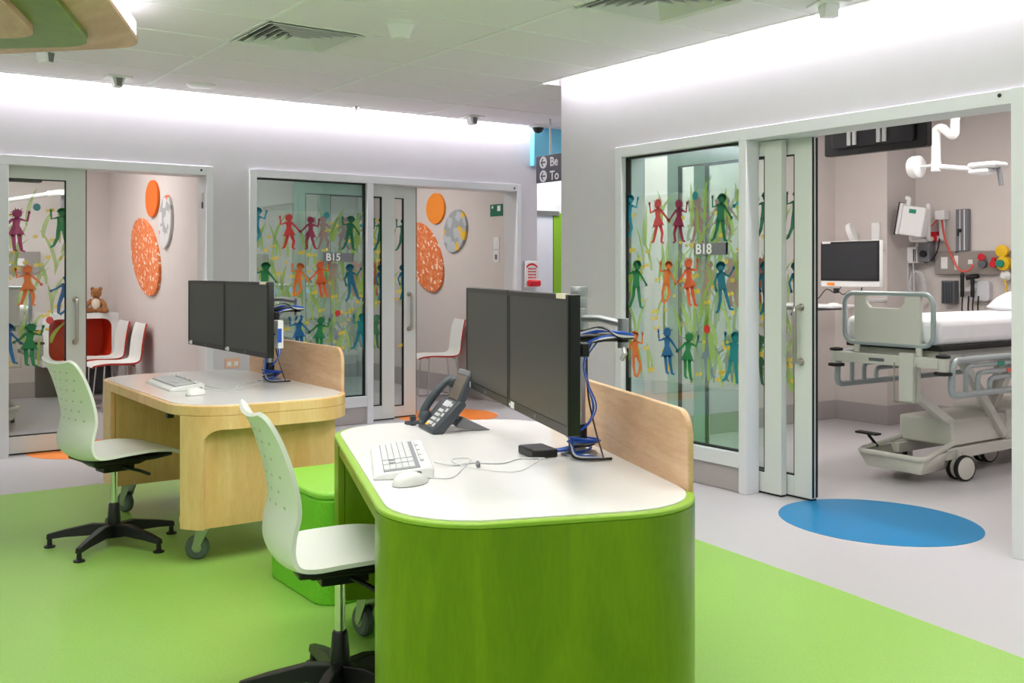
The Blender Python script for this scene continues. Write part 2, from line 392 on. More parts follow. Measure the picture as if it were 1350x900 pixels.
# ------------------------------------------------------------------ film art (flat printed film on the glass)
def strip(pts, w0, w1=None):
    """thick polyline as convex quads in 2D"""
    w1 = w0 if w1 is None else w1; out = []; n = len(pts)-1
    L, Rr = [], []
    for i, (x, y) in enumerate(pts):
        a = pts[max(0, i-1)]; b = pts[min(n, i+1)]; dx, dy = b[0]-a[0], b[1]-a[1]; l = math.hypot(dx, dy) or 1
        ww = (w0+(w1-w0)*i/n)/2; L.append((x-dy/l*ww, y+dx/l*ww)); Rr.append((x+dy/l*ww, y-dx/l*ww))
    for i in range(n): out.append([L[i], L[i+1], Rr[i+1], Rr[i]])
    return out
def blob(cx, cy, rx, ry, n=16, ph=0): return [(cx+rx*math.cos(2*PI*i/n+ph), cy+ry*math.sin(2*PI*i/n+ph)) for i in range(n)]
def kid(kind, pose):
    """silhouette of a child at play, unit height, feet at 0"""
    P = []
    hx, hy = (.02, .87)
    P.append(blob(hx, hy, .088, .095))
    r2 = random.Random(pose*7+(kind == 'girl'))
    if kind == 'girl':
        for k in range(9):
            a = R(20+k*28); l = .125+.04*r2.random()
            P.append([(hx+.075*math.cos(a-.25), hy+.08*math.sin(a-.25)), (hx+l*math.cos(a+.1), hy+l*math.sin(a+.1)), (hx+.075*math.cos(a+.25), hy+.08*math.sin(a+.25))])
        P.append([(-.07, .77), (.085, .77), (.06, .60), (-.06, .60)])
        P.append([(-.06, .60), (.06, .60), (.17, .36), (.12, .40), (.07, .345), (.0, .39), (-.07, .34), (-.12, .385), (-.17, .35)])
        legs = [[(.05, .40), (.10, .22), (.06, .04), (.12, .0)], [(-.04, .40), (-.09, .22), (-.15, .06), (-.21, .05)]] if pose % 2 == 0 else \
               [[(.05, .40), (.07, .2), (.10, .03), (.16, .01)], [(-.05, .40), (-.04, .2), (-.03, .05), (.02, .02)]]
    else:
        for k in range(7):
            a = R(15+k*25); P.append(blob(hx+.08*math.cos(a), hy+.085*math.sin(a), .035, .035, 8))
        P.append([(-.085, .77), (.09, .77), (.085, .58), (.10, .42), (-.09, .42), (-.075, .58)])
        legs = [[(.055, .44), (.09, .24), (.13, .04), (.20, .02)], [(-.045, .44), (-.06, .24), (-.13, .05), (-.19, .0)]] if pose % 2 == 0 else \
               [[(.05, .44), (.12, .26), (.06, .08), (.0, .03)], [(-.05, .44), (-.07, .22), (-.05, .03), (.02, .0)]]
    P.append([(-.03, .80), (.06, .80), (.06, .75), (-.04, .75)])
    for l in legs: P += strip(l, .085, .045)
    arms = [[[(-.06, .745), (-.19, .70), (-.205, .90)], [(.07, .745), (.17, .62), (.26, .50)]],
            [[(-.06, .745), (-.16, .62), (-.27, .54)], [(.07, .745), (.20, .71), (.23, .90)]],
            [[(-.06, .745), (-.15, .60), (-.13, .44)], [(.07, .745), (.18, .66), (.30, .80)]]][pose % 3]
    for a in arms:
        P += strip(a, .058, .036); ex, ey = a[-1]; P.append(blob(ex, ey, .03, .03, 8))
        for q in (-1, 0, 1): P += strip([(ex, ey), (ex+.03*q, ey+(.05 if ey > .7 else -.04))], .016, .01)
    return P
FIG = [  # a, z, height, kind, pose, mirror, lean, colour      (a runs left to right across a pane, metres)
 (.01, 1.69, .31, 'boy', 1, 0, 6, 'cyan'), (.302, 1.648, .30, 'girl', 0, 0, -4, 'red'), (.492, 1.64, .285, 'girl', 0, 1, 4, 'maroon'),
 (.852, 1.649, .30, 'boy', 0, 0, 4, 'darkgreen'), (.088, 1.233, .33, 'boy', 0, 0, 2, 'green'), (.38, 1.25, .285, 'boy', 3, 0, 8, 'orange'),
 (.587, 1.25, .315, 'girl', 1, 0, -6, 'vermilion'), (.865, 1.227, .315, 'boy', 2, 0, -8, 'tealblue'), (.081, .764, .315, 'boy', 1, 0, -6, 'orange'),
 (.388, .804, .315, 'girl', 3, 0, -3, 'blue'), (.573, .787, .308, 'girl', 1, 0, 4, 'green'), (.957, .80, .32, 'boy', 0, 0, 6, 'teal')]
BALLS = [(.64, 1.792, .026, 'teal'), (.741, .958, .026, 'red')]
CO = list(KID.keys())
def film(name, parent, mapf, a0, a1, shift=0., seed=1, frost=True, period=1.05, figs=None, balls=None):
    """one printed film: figures, balls, grass and dots; mapf(a, z, layer) -> point"""
    mb = MB(); r3 = random.Random(seed)
    def put(poly, mi, layer):
        # clip to the pane by Sutherland-Hodgman on a0..a1
        for sgn, lim in ((1, a0), (-1, a1)):
            out = []
            for i in range(len(poly)):
                p, q = poly[i], poly[(i+1) % len(poly)]; dp, dq = sgn*(p[0]-lim), sgn*(q[0]-lim)
                if dp >= 0: out.append(p)
                if (dp >= 0) != (dq >= 0):
                    t_ = dp/(dp-dq); out.append((p[0]+(q[0]-p[0])*t_, p[1]+(q[1]-p[1])*t_))
            poly = out
            if len(poly) < 3: return
        mb.add([mapf(a, z, layer) for a, z in poly], [tuple(range(len(poly)))], mi)
    nF = len(CO)
    if frost: put([(a0, .60), (a1, .60), (a1, 1.82), (a0, 1.82)], nF+2, .0004)
    n = int(58*(a1-a0))+4
    for k in range(n):
        a = a0+(a1-a0)*r3.random(); z = .60+1.05*r3.random(); h = .14+.16*r3.random(); s = r3.uniform(-.12, .14)
        w_ = .010+.007*r3.random(); L_, R_ = [], []
        for q in range(7):
            t_ = q/6; x_ = a+s*t_*t_; y_ = z+h*t_; b_ = w_*math.sin(PI*(.12+.88*t_))**.8
            L_.append((x_-b_, y_)); R_.append((x_+b_, y_))
        for q in range(6): put([L_[q], R_[q], R_[q+1], L_[q+1]], nF, .0006)
    for k in range(int(n*.8)):
        a = a0+(a1-a0)*r3.random(); z = .62+1.16*r3.random(); q = .011+.006*r3.random()
        put(blob(a, z, q*1.25, q, 12), nF+1, .0008)
        if k % 2: put(blob(a+.032, z+.006, q*1.1, q, 12), nF+1, .0008)
    for rep in (-1, 0, 1):
        for a, z, h, kind, pose, mir, lean, col in (figs or FIG):
            ca, sa = math.cos(R(lean)), math.sin(R(lean))
            for poly in kid(kind, pose):
                pp = []
                for x, y in poly:
                    x = -x if mir else x; x, y = x*h*1.18, (y-.5)*h
                    pp.append((a+shift+rep*period+x*ca+y*sa, z+y*ca-x*sa))
                put(pp, CO.index(col), .0012)
        for a, z, q, col in (balls or BALLS): put(blob(a+shift+rep*period, z, q, q*1.05, 20), CO.index(col), .0014)
    o = mb.build(name, [KID[c] for c in CO]+[FILMG, FILMY, FILMW], parent, smooth=0)
    return o

# ------------------------------------------------------------------ fixed windows
def window_back():
    r0 = bpy.data.objects.new('window_1', None); C.objects.link(r0); r0.location = (3.05, YB, 0); struct(r0)
    f = MB()
    f.box(0, .02, .237, .997, .06, .247).box(0, .02, 2.066, .997, .06, 2.078).box(0, .02, .237, .006, .06, 2.078).box(.985, .02, .237, .997, .06, 2.078)
    f.build('gasket', M['seal'], r0)
    p = MB().box(.005, .034, .245, .987, .042, 2.068).build('glass_pane', M['glass'], r0)
    film('printed_film', p, lambda a, z, l: (a, .034-l, z), .006, .985, seed=3)
window_back()
def window_right():
    r0 = bpy.data.objects.new('window_2', None); C.objects.link(r0); r0.location = (XR, 5.228, 0); r0.rotation_euler = (0, 0, R(-90)); struct(r0)
    # local x runs along -Y (left to right as seen), local y runs along +X (into the wall)
    f = MB(); W = 1.05
    f.box(0, .02, .235, W, .06, .245).box(0, .02, 2.078, W, .06, 2.09).box(0, .02, .235, .012, .06, 2.09).box(W-.006, .02, .235, W, .06, 2.09)
    f.build('gasket', M['seal'], r0)
    p = MB().box(.01, .034, .243, W-.005, .042, 2.08).build('glass_pane', M['glass'], r0)
    film('printed_film', p, lambda a, z, l: (a, .034-l, z), .012, W-.006, seed=5)
window_right()

# ------------------------------------------------------------------ sliding leaves; local x left->right, y into the wall, stile widths
def leaf(name, W, loc, rz, handle=True, shift=0., seed=1, seal_right=True, zb=.128, zt_=2.0, sl=.10, sr=.125, **art):
    r0 = bpy.data.objects.new(name, None); C.objects.link(r0); r0.location = loc; r0.rotation_euler = (0, 0, R(rz)); struct(r0)
    f = MB(); T_ = .046
    f.box(0, 0, .012, sl, T_, 2.085).box(W-sr, 0, .012, W, T_, 2.085).box(sl, 0, .012, W-sr, T_, zb).box(sl, 0, zt_, W-sr, T_, 2.085)
    f.build('leaf_frame', M['leaf'], r0, bevel=.002)
    s = MB().box(.005, .004, .002, W-.003, T_-.004, .014)
    q = .007
    s.box(sl-.001, .002, zb-.001, sl+q, .03, zt_).box(W-sr-q, .002, zb-.001, W-sr+.001, .03, zt_).box(sl, .002, zb-.001, W-sr, .03, zb+q).box(sl, .002, zt_-q, W-sr, .03, zt_+.001)
    if seal_right: s.box(W, .001, .02, W+.006, .012, 2.085).box(W, T_-.012, .02, W+.006, T_-.001, 2.085)
    s.build('rubber_seal', M['seal'], r0)
    p = MB().box(sl, .016, zb, W-sr, .024, zt_).build('glass_pane', M['doorglass'], r0)
    film('printed_film', p, lambda a, z, l: (a, .016-l, z), sl+.004, W-sr-.004, shift=shift, seed=seed, frost=False, **art)
    if handle:
        x = W-.075
        h = MB().tube(bent([(x, 0, 1.11), (x, -.06, 1.11), (x, -.06, .795), (x, 0, .795)], .04, 6), .014, 12)
        h.lathe([(.022, 0), (.022, .006)], 16, 0, TR(x, 0, 1.11) @ RX(90)).lathe([(.022, 0), (.022, .006)], 16, 0, TR(x, 0, .795) @ RX(90))
        tag(h.build('handle', M['steel'], r0), 'brushed steel D handle')
    return r0
leaf('door_1', .97, (.80, 8.03, 0), 0, seed=11, zb=.132, zt_=1.985, sr=.137, period=9,
     figs=[(.50, 1.615, .317, 'girl', 1, 0, 0, 'magenta'), (.80, 1.638, .30, 'boy', 0, 0, 2, 'green'), (.576, 1.216, .30, 'girl', 0, 0, -4, 'orange'),
           (.825, 1.147, .30, 'boy', 1, 0, 10, 'blue'), (.586, .79, .32, 'girl', 1, 0, 3, 'green'), (.44, .80, .3, 'boy', 0, 0, 0, 'blue'), (.2, 1.62, .3, 'boy', 0, 0, 0, 'teal'), (.22, 1.2, .3, 'girl', 0, 0, 0, 'red'), (.2, .8, .3, 'girl', 1, 0, 0, 'orange')],
     balls=[(.637, 1.783, .026, 'teal'), (.724, .959, .026, 'red')])
leaf('door_2', .95, (3.418, 8.035, 0), 0, handle=False, shift=-.03, seed=12, seal_right=False, zb=.13, zt_=1.975)
leaf('door_3', .95, (3.675, 8.10, 0), 0, shift=-.03, seed=13, zb=.105, zt_=1.975)
leaf('door_4', .95, (4.70, 4.91, 0), -90, handle=False, shift=-.04, seed=14, seal_right=False)
leaf('door_6', .94, (4.762, 4.73, 0), -90, shift=-.04, seed=15)

# ------------------------------------------------------------------ cove lamps above the ceiling edge and added fill panels out of view
tag(MB().box(-5.9, 7.852, 2.80, 5.8, 7.90, 2.83).build('cove_light', M['led']), 'bright linear cove lamp washing the back wall above the doors', 'light')
tag(MB().box(4.502, -3.0, 2.80, 4.552, 5.85, 2.83).build('cove_light', M['led']), 'bright linear cove lamp washing the right wall above the bed bay', 'light')
def fill_light(loc, sx, sy, label, group, pm='panel'):  # added glowing panel, out of view, brightens the space below
    r0 = thing('fill_panel', label, 'light', loc, 0, group)
    f = MB().box(-sx/2, -sy/2, -.012, sx/2, -sy/2+.02, .0).box(-sx/2, sy/2-.02, -.012, sx/2, sy/2, .0).box(-sx/2, -sy/2+.02, -.012, -sx/2+.02, sy/2-.02, .0).box(sx/2-.02, -sy/2+.02, -.012, sx/2, sy/2-.02, .0)
    f.build('fill_frame', M['white'], r0)
    MB().box(-sx/2+.02, -sy/2+.02, -.008, sx/2-.02, sy/2-.02, -.002).build('diffuser', M[pm], r0)
    return r0
hallL = fill_light((1.53, 2.66, HC-.001), 1.16, .56, 'added fill light panel, out of view in the hall ceiling near the green desk', 'added fill light panels of the hall')
for x, y in [(1.53, 3.86), (2.73, 3.26), (2.73, 1.46), (-.87, 2.06), (.33, .86), (-3.27, 4.46), (-3.27, 1.46)]:  # more added panels, set to lift the desks and floor
    c = copy_tree(hallL); c.location = (x, y, HC-.001)
roomL = fill_light((1.6, 9.7, HC-.001), 1.16, .56, 'added fill light panel, out of view inside the consulting rooms behind the doors', 'added fill light panels of the rooms', 'fill_room')  # added to brighten the rooms, not in view
for x, y in [(4.3, 9.6), (.2, 10.3)]:
    c = copy_tree(roomL); c.location = (x, y, HC-.001)
bayL = fill_light((6.3, 3.6, HC-.001), 1.16, .56, 'added fill light panel, out of view inside the bed bay', 'added fill light panels of the bed bay', 'fill_bay')  # added to brighten the bay, not in view
c = copy_tree(bayL); c.location = (6.5, 1.4, HC-.001)
c = copy_tree(bayL); c.location = (5.7, 5.1, HC-.001)
passL = fill_light((6.9, 6.85, HC-.001), 1.16, .56, 'added fill light panel, out of view in the passage beyond the hanging sign', 'added fill light panels of the passage')  # added to brighten the passage end wall, not in view
c = copy_tree(passL); c.location = (6.95, 8.8, HC-.001)

# ------------------------------------------------------------------ ceiling fittings
def diffuser(loc, label):
    r0 = thing('air_diffuser', label, 'air vent', loc); s = .295
    f = MB()
    for k in range(6):
        a = s-.048*k; b = a-.024; z0 = -.012 if k == 0 else -.006-.004
        z1 = .0 if k == 0 else .026
        for T in (RZ(0), RZ(90), RZ(180), RZ(270)):
            f.add([(-a, -a, z0), (a, -a, z0), (b, -b, z1), (-b, -b, z1), (-a, -a, z0-.004), (a, -a, z0-.004), (b, -b, z1-.004), (-b, -b, z1-.004)],
                  [(0, 1, 2, 3), (4, 7, 6, 5), (0, 4, 5, 1), (2, 6, 7, 3), (1, 5, 6, 2), (0, 3, 7, 4)], 0, T)
    f.build('vanes', M['white'], r0, smooth=0)
    MB().box(-.284, -.284, .2, .284, .284, .21).box(-.284, -.284, .05, -.28, .284, .2).box(.28, -.284, .05, .284, .284, .2).box(-.28, -.284, .05, .28, -.28, .2).box(-.28, .28, .05, .28, .284, .2).build('duct', M['void'], r0)
    return r0
diffuser((2.43, 5.66, HC-.001), 'square louvred air vent in the ceiling, in full view over the desks')
diffuser((3.63, 3.86, HC-.001), 'square louvred air vent partly cut off by the top of the picture')
cone = MB().lathe([(.086, 0), (.086, -.01), (.074, -.015), (.066, -.04), (.052, -.082), (.044, -.09), (.02, -.092)], 32)
co = thing('ceiling_speaker', 'large white cone shaped fitting on the ceiling right of the vent', 'ceiling fitting', (2.756, 5.0, HC))
cone.build('cone', M['white'], co); MB().lathe([(.095, 0), (.095, -.006), (.088, -.008)], 32).build('flange', M['white'], co)
def spot(loc, label):
    r0 = thing('wall_wash_spot', label, 'ceiling fitting', loc, 0, None)
    MB().box(-.085, -.085, -.012, .085, .085, 0).build('base_plate', M['white'], r0, bevel=.004)
    b = MB().prism([(-.045, -.012), (.045, -.012), (.026, -.075), (-.026, -.075)], -.04, .04, 'y'); b.build('lamp_body', M['white'], r0, bevel=.004)
    MB().prism([(-.02, -.015), (.024, -.015), (.015, -.07), (-.012, -.07)], -.048, -.041, 'y').build('sensor_eye', M['sign'], r0)
    return r0
s0 = spot((1.877, 7.55, HC), 'small white square fitting on the ceiling edge left above the orange doorway')
dup(s0, (4.95, 7.66, HC), 0, 'small white square fitting on the ceiling edge above the B15 doorway')
dup(s0, (4.36, 3.363, HC), 65, 'white square fitting at the top edge above the bed bay')
dup(s0, (1.29, 6.93, HC), 30, 'white square fitting half hidden by the layered wooden pendant')
dd = thing('ceiling_disc', 'flat round white disc on the ceiling beside the left wall fitting', 'ceiling fitting', (2.46, 7.5, HC))
MB().lathe([(.10, 0), (.10, -.008), (.085, -.02), (.02, -.024)], 32).build('cover', M['white'], dd)
dm = thing('dome_camera', 'black dome camera on the ceiling corner by the pale blue bulkhead', 'camera', (5.74, 7.74, HC))
MB().lathe([(.09, 0), (.09, -.022), (.075, -.03)], 28).build('housing', M['white'], dm)
MB().lathe([(.055, -.03), (.052, -.045), (.038, -.068), (.015, -.08), (.001, -.082)], 24).build('dome', M['black'], dm)
sp = thing('sprinkler_head', 'tiny sprinkler head on the ceiling edge between the doorways', 'sprinkler', (3.86, 7.77, HC))
MB().lathe([(.03, 0), (.028, -.006), (.01, -.01), (.01, -.03), (.018, -.033), (.018, -.036)], 16).build('nozzle', M['chrome'], sp)

# layered plywood pendant
pd = thing('layered_pendant', 'large layered plywood and green ceiling feature with glowing edge, upper left', 'pendant light', (0, 0, 0))
def rounded_poly(pts, r, n=7):
    P = [Vector((p[0], p[1], 0)) for p in pts]; out = []; k = len(P)
    for i in range(k):
        a, b, c = P[i-1], P[i], P[(i+1) % k]; u, v = (a-b).normalized(), (c-b).normalized()
        rr = min(r, (a-b).length*.45, (c-b).length*.45); p0, p1 = b+u*rr, b+v*rr
        for j in range(n+1):
            t_ = j/n; q = p0*(1-t_)**2+b*2*t_*(1-t_)+p1*t_*t_; out.append((q.x, q.y))
    return out
def grow(pts, o):
    cx = sum(p[0] for p in pts)/len(pts); cy = sum(p[1] for p in pts)/len(pts)
    return [(p[0]+(o if p[0] > cx else -o), p[1]+(o if p[1] > cy else -o)) for p in pts]
L1 = [(1.50, 5.53), (.62, 6.46), (-1.6, 6.3), (-1.4, 3.0), (.42, 3.05)]
L2 = [(1.24, 5.48), (.58, 6.06), (-1.3, 5.9), (-1.1, 3.4), (.42, 3.45)]
L3 = [(.95, 5.26), (.55, 5.55), (-1.0, 5.4), (-.9, 3.8), (.40, 3.88)]
MB().prism(rounded_poly(L1, .16), 2.50, 2.522).build('wooden_layer', M['screenwood'], pd, bevel=.003)
MB().prism(rounded_poly([(1.49, 5.525), (.62, 6.44), (-1.58, 6.28), (-1.38, 3.02), (.42, 3.07)], .16), 2.522, 2.60).build('glowing_edge', M['edgelight'], pd)
MB().prism(rounded_poly(L2, .16), 2.462, 2.50).build('green_layer', M['greenwood'], pd, bevel=.003)
MB().prism(rounded_poly(L3, .16), 2.424, 2.462).build('lower_layer', M['screenwood'], pd, bevel=.003)
hg = MB()
for x, y in [(.9, 5.3), (-1, 5.3), (-.8, 3.6), (.2, 3.7)]: hg.tube([(x, y, 2.59), (x, y, HC)], .006, 8)
hg.build('suspension_rod', M['steel'], pd)

# ------------------------------------------------------------------ wall things
def oval(label, X0, y, z, ry, rz_, tilt, m, cat='wall panel', group=None):
    n = 56; mb = MB()
    mb.prism([(ry*math.cos(2*PI*i/n), rz_*math.sin(2*PI*i/n)) for i in range(n)], -.028, 0, 'x')
    o = mb.build('oval_panel', m, bevel=.004, loc=(X0, y, z), rot=(R(tilt), 0, 0)); return tag(o, label, cat, group)
oval('small plain orange oval panel on the wall of the left room', 2.80, 9.92, 2.008, .20, .175, 0, M['ov_orange'])
oval('large orange map printed oval panel on the wall of the left room', 2.80, 10.156, 1.46, .517, .327, 28.7, M['ov_map'])
oval('grey oval panel printed with pale tiles and an orange square, left room', 2.80, 9.487, 1.771, .247, .182, -74, M['ov_grey'])
k = 5.78/5.95
oval('small plain amber oval panel on the wall of the B15 room', 5.78, 9.946*k, (2.025-1.32)*k+1.32, .19, .17, 0, M['ov_orange2'])
oval('large orange map printed oval panel partly behind the B15 door leaf', 5.78, 9.903, 1.479, .477, .297, 43, M['ov_map'])
oval('grey oval panel printed with pale tiles and yellow patches, B15 room', 5.78, 9.256, 1.743, .25, .205, -45, M['ov_grey2'])
# green safety sign, switches
gs = thing('safety_sign', 'small green safety sign high on the B15 room wall', 'sign', (5.779, 8.49, 1.93))
MB().box(-.006, -.11, -.06, 0, .11, .06).build('sign_plate', M['greensign'], gs)
MB().box(-.0075, -.075, -.01, -.006, -.02, .045).box(-.0075, .055, .02, -.006, .08, .045).build('pictogram', M['lettering'], gs)
for zz, lb, nm in [(1.60, 'upper white switch plate beside the green sign in the B15 room', 'switch_plate'), (1.465, 'lower white switch plate with grey rocker in the B15 room', 'switch_plate')]:
    q = thing('switch_plate', lb, 'switch', (5.779, 8.49, zz))
    MB().box(-.008, -.05, -.06, 0, .05, .06).build('plate', M['white'], q, bevel=.002)
    MB().box(-.012, -.02, -.03, -.008, .02, .02).build('rocker', M['sign'] if zz < 1.5 else M['white'], q)
# red dispenser / poster on the wall end
ds = thing('sanitiser_dispenser', 'white and red hand sanitiser dispenser at the end of the back wall', 'dispenser', (5.80, YB, 1.29))
MB().box(-.075, -.03, -.13, .075, 0, .125).build('back_plate', M['white'], ds, bevel=.006)
b = MB().box(-.065, -.09, -.12, .075, -.03, -.055); b.build('drip_cup', M['redplastic'], ds, bevel=.02, seg=3)
pr = MB(); rr = random.Random(2)
for r_ in range(4):
    for c_ in range(5): pr.box(-.045+c_*.02, -.0318, -.04+r_*.028, -.033+c_*.02+rr.random()*.004, -.03, -.026+r_*.028)
pr.prism(arc(0, .02, .085, 40, 140, 10)+arc(0, .0, .085, 140, 40, 10), -.0325, -.03, 'y')
pr.build('red_print', M['redplastic'], ds)
# outlet under the desk screens
ol = thing('wall_outlet', 'pale orange double power outlet low on the back wall', 'power outlet', (2.856, YB, .585))
MB().box(-.062, -.01, -.04, .062, 0, .04).build('outlet_plate', M['outlet'], ol, bevel=.003)
MB().box(-.045, -.013, -.02, -.012, -.01, .012).box(.012, -.013, -.02, .045, -.01, .012).build('socket', M['white'], ol)
# door strike on the left room wall and hinge
st = thing('door_strike', 'small dark door latch plate on the left doorway jamb', 'latch', (2.642, 8.02, 1.905))
MB().box(-.004, -.018, -.035, 0, .018, .035).build('strike_plate', M['steel'], st)
MB().box(-.006, -.008, -.09, 0, .012, -.04).build('latch_slot', M['seal'], st)
for i, (p, lb) in enumerate([((2.60, YB-.022, 2.108), 'tiny black sensor dot on the left doorway head'), ((5.60, YB-.022, 2.106), 'tiny black sensor dot on the B15 doorway head')]):
    tag(MB().lathe([(.009, 0), (.009, .004), (.005, .006)], 14, 0, RX(90)).build('sensor', M['seal'], loc=p), lb, 'sensor')
tag(MB().lathe([(.009, 0), (.009, .004), (.005, .006)], 14, 0, RY(-90)).build('sensor', M['seal'], loc=(XR-.022, 2.575, 2.135)), 'tiny black sensor dot on the bed bay doorway head', 'sensor')
# room number signs
def room_sign(body, loc, rz, label, sz):
    r0 = thing('room_sign', label, 'sign', loc, rz)
    MB().box(-.135, -.016, -.037, .135, 0, .037).build('sign_plate', M['sign'], r0, bevel=.001)
    MB().box(.135, -.016, -.037, .139, 0, .037).build('end_cap', M['seal'], r0)
    text('lettering', body, sz, basis((1, 0, 0), (0, 0, 1), (-.118, -.0165, -.029)), M['lettering'], r0)
room_sign('B15', (3.05+.742, YB+.034, 1.437), 0, 'grey room sign reading B15 on the back window', .088)
room_sign('B18', (XR+.034, 5.228-.776, 1.456), -90, 'grey room sign reading B18 on the right window', .088)
# hanging way sign, plane along Y
hs = thing('hanging_sign', 'charcoal hanging way sign with two white arrow discs by the wall corner', 'sign', (5.60, 7.58, 2.25))
MB().box(0, -.95, -.123, .02, 0, .123).build('sign_board', M['signdark'], hs, bevel=.002)
ad = MB(); aw = MB()
for z in (.06, -.065):
    ad.prism([(-.11+.055*math.cos(2*PI*i/24), z+.055*math.sin(2*PI*i/24)) for i in range(24)], -.002, 0, 'x')
    for poly in strip([(-.075, z), (-.145, z)], .014)+strip([(-.08-.03, z+.035), (-.08, z)], .013)+strip([(-.11, z-.035), (-.08, z)], .013):
        aw.prism(poly, -.004, -.0021, 'x')
# arrow heads point left (towards +Y)
ad.build('arrow_disc', M['lettering'], hs); aw.build('arrow', M['signdark'], hs)
text('lettering', 'Be', .115, basis((0, -1, 0), (0, 0, 1), (-.001, -.21, .02)), M['lettering'], hs)
text('lettering', 'To', .115, basis((0, -1, 0), (0, 0, 1), (-.001, -.21, -.105)), M['lettering'], hs)
MB().tube([(.01, -.2, .12), (.01, -.2, .45)], .008, 8).tube([(.01, -.75, .12), (.01, -.75, .45)], .008, 8).build('hanger_rod', M['steel'], hs)

# ------------------------------------------------------------------ desks
def wrap(path, zlo, zhi, t, mb, mi=0):
    """upright skin along a plan path (outer face), thickness t to the left of travel; zlo is a list"""
    n = len(path); out, inn = [], []
    for i in range(n):
        a = Vector(path[max(0, i-1)]); b = Vector(path[min(n-1, i+1)]); d = (b-a).normalized(); nn = Vector((-d.y, d.x))
        p = Vector(path[i]); out.append(p); inn.append(p+nn*t)
    vs = []
    for i in range(n):
        zl = zlo[i] if isinstance(zlo, list) else zlo
        vs += [(out[i].x, out[i].y, zl), (out[i].x, out[i].y, zhi), (inn[i].x, inn[i].y, zhi), (inn[i].x, inn[i].y, zl)]
    fs = []
    for i in range(n-1):
        a, b = 4*i, 4*i+4
        fs += [(a, b, b+1, a+1), (a+1, b+1, b+2, a+2), (a+2, b+2, b+3, a+3), (a+3, b+3, b, a)]
    fs += [(0, 1, 2, 3), (4*n-4, 4*n-1, 4*n-2, 4*n-3)]
    mb.add(vs, fs, mi)
DW, DL, DR = .865, 1.66, .26
ZB = .165
def caster(parent, x, y, rz, label=None):
    T = TR(x, y, 0) @ RZ(rz)
    f = MB().lathe([(.03, .15), (.03, .165), (.045, .166), (.045, .17)], 16, 0, T)
    for s_ in (-1, 1): f.prism([(-.03, .15), (.03, .15), (.05, .055), (.03, .045), (.018, .055)], s_*.022-.002, s_*.022+.002, 'y', 0, T)
    f.box(-.03, -.024, .146, .03, .024, .152, 0, T)
    c = f.build('caster', M['caster'], parent)
    w_ = MB().lathe([(.02, -.018), (.045, -.019), (.054, -.012), (.056, 0), (.054, .012), (.045, .019), (.02, .018)], 28, 0, T @ TR(.03, 0, .056) @ RX(90))
    w_.build('wheel', M['tyre'], c)
    h = MB().lathe([(.018, -.021), (.022, -.02), (.022, .02), (.018, .021)], 16, 0, T @ TR(.03, 0, .056) @ RX(90))
    h.build('hub', M['caster'], c)
def desk(name, loc, rz, label, mw, medge, arch):
    d = thing(name, label, 'desk', loc, rz)
    P = rrect(0, 0, DW, DL, DR, 10)
    MB().prism(rrect(.022, .022, DW-.022, DL-.022, DR-.02, 10), .712, .7215).build('desktop', M['lam'], d)
    ze = .672 if arch else .704
    MB().prism(P, ze, .718).build('edge_band', medge, d, bevel=.004)
    if not arch: MB().box(.004, DR+.01, .672, .05, DL-.39, .704).box(DW-.05, DR+.1, .672, DW-.004, DL-.36, .704).build('edge_rail', mw, d)
    # near end: skin that wraps both rounded corners
    near = ([] if arch else [(0, DR+.015)]) + arc(DR, DR, DR, 206 if arch else 180, 270, 12) + arc(DW-DR, DR, DR, 270, 360, 12) + [(DW, DR+.10)]
    fine = []
    for a, b in zip(near[:-1], near[1:]):
        k_ = max(1, int(math.dist(a, b)/.02))
        fine += [(a[0]+(b[0]-a[0])*i/k_, a[1]+(b[1]-a[1])*i/k_) for i in range(k_)]
    fine.append(near[-1]); s_, S = 0, [0]
    for a, b in zip(fine[:-1], fine[1:]): s_ += math.dist(a, b); S.append(s_)
    mb = MB()
    if arch:
        def zl(s):
            s0, r_ = .105, .10; zt_ = .612
            if s < s0: return ZB
            if s < s0+r_: return zt_-r_+math.sqrt(max(0, r_*r_-(s0+r_-s)**2))
            return zt_
        # split where the arch starts so the leg edge stays crisp
        i0 = min(i for i, q in enumerate(S) if q >= .105)
        wrap(fine[:i0+1], ZB, .672, .022, mb); wrap(fine[i0:], [zl(q) for q in S[i0:]], .672, .022, mb)
        mb.build('end_panel', mw, d, smooth=30)
        MB().box(.09, .075, ZB, DW-.115, .095, .672).build('recessed_panel', M['birchdark'], d)
    else:
        wrap(fine, ZB-.13, ze, .022, mb); mb.build('end_panel', mw, d, smooth=30)
    # far end pedestal: inner board and rounded skin
    far = [(DW, DL-DR-.1)]+arc(DW-DR, DL-DR, DR, 0, 90, 10)+arc(DR, DL-DR, DR, 90, 180, 10)+[(0, DL-.40)]
    mb = MB(); wrap(far, ZB, ze, .022, mb); mb.build('end_panel', mw, d, smooth=30)
    MB().box(.024, DL-.42, ZB, DW-.08, DL-.40, .672).build('inner_panel', mw, d)
    MB().box(DW-.10, .22, .30, DW-.08, DL-.42, .672).build('modesty_panel', mw, d)
    MB().box(.012, DR+.02, .645, .04, DR+.05, .672).build('bracket', M['black'], d)
    MB().box(.1, DL-.38, ZB, DW-.1, DL-.06, .19).build('base_rail', mw, d)
    MB().box(.06, .175, ZB, DW-.1, .27, .19).build('base_rail', mw, d)
    # upright timber screen along the far long side
    scr = MB().prism(rrect(.20, .66, 1.46, .938, [.01, .01, .07, .07], 8), DW-.022, DW-.004, 'x')
    scr.build('privacy_screen', M['screenwood'], d, bevel=.004)
    for x, y, a in [(.15, .19, 150), (.72, .20, 40), (.11, DL-.34, 115), (.72, DL-.24, 70)]: caster(d, x, y, a)
    return d
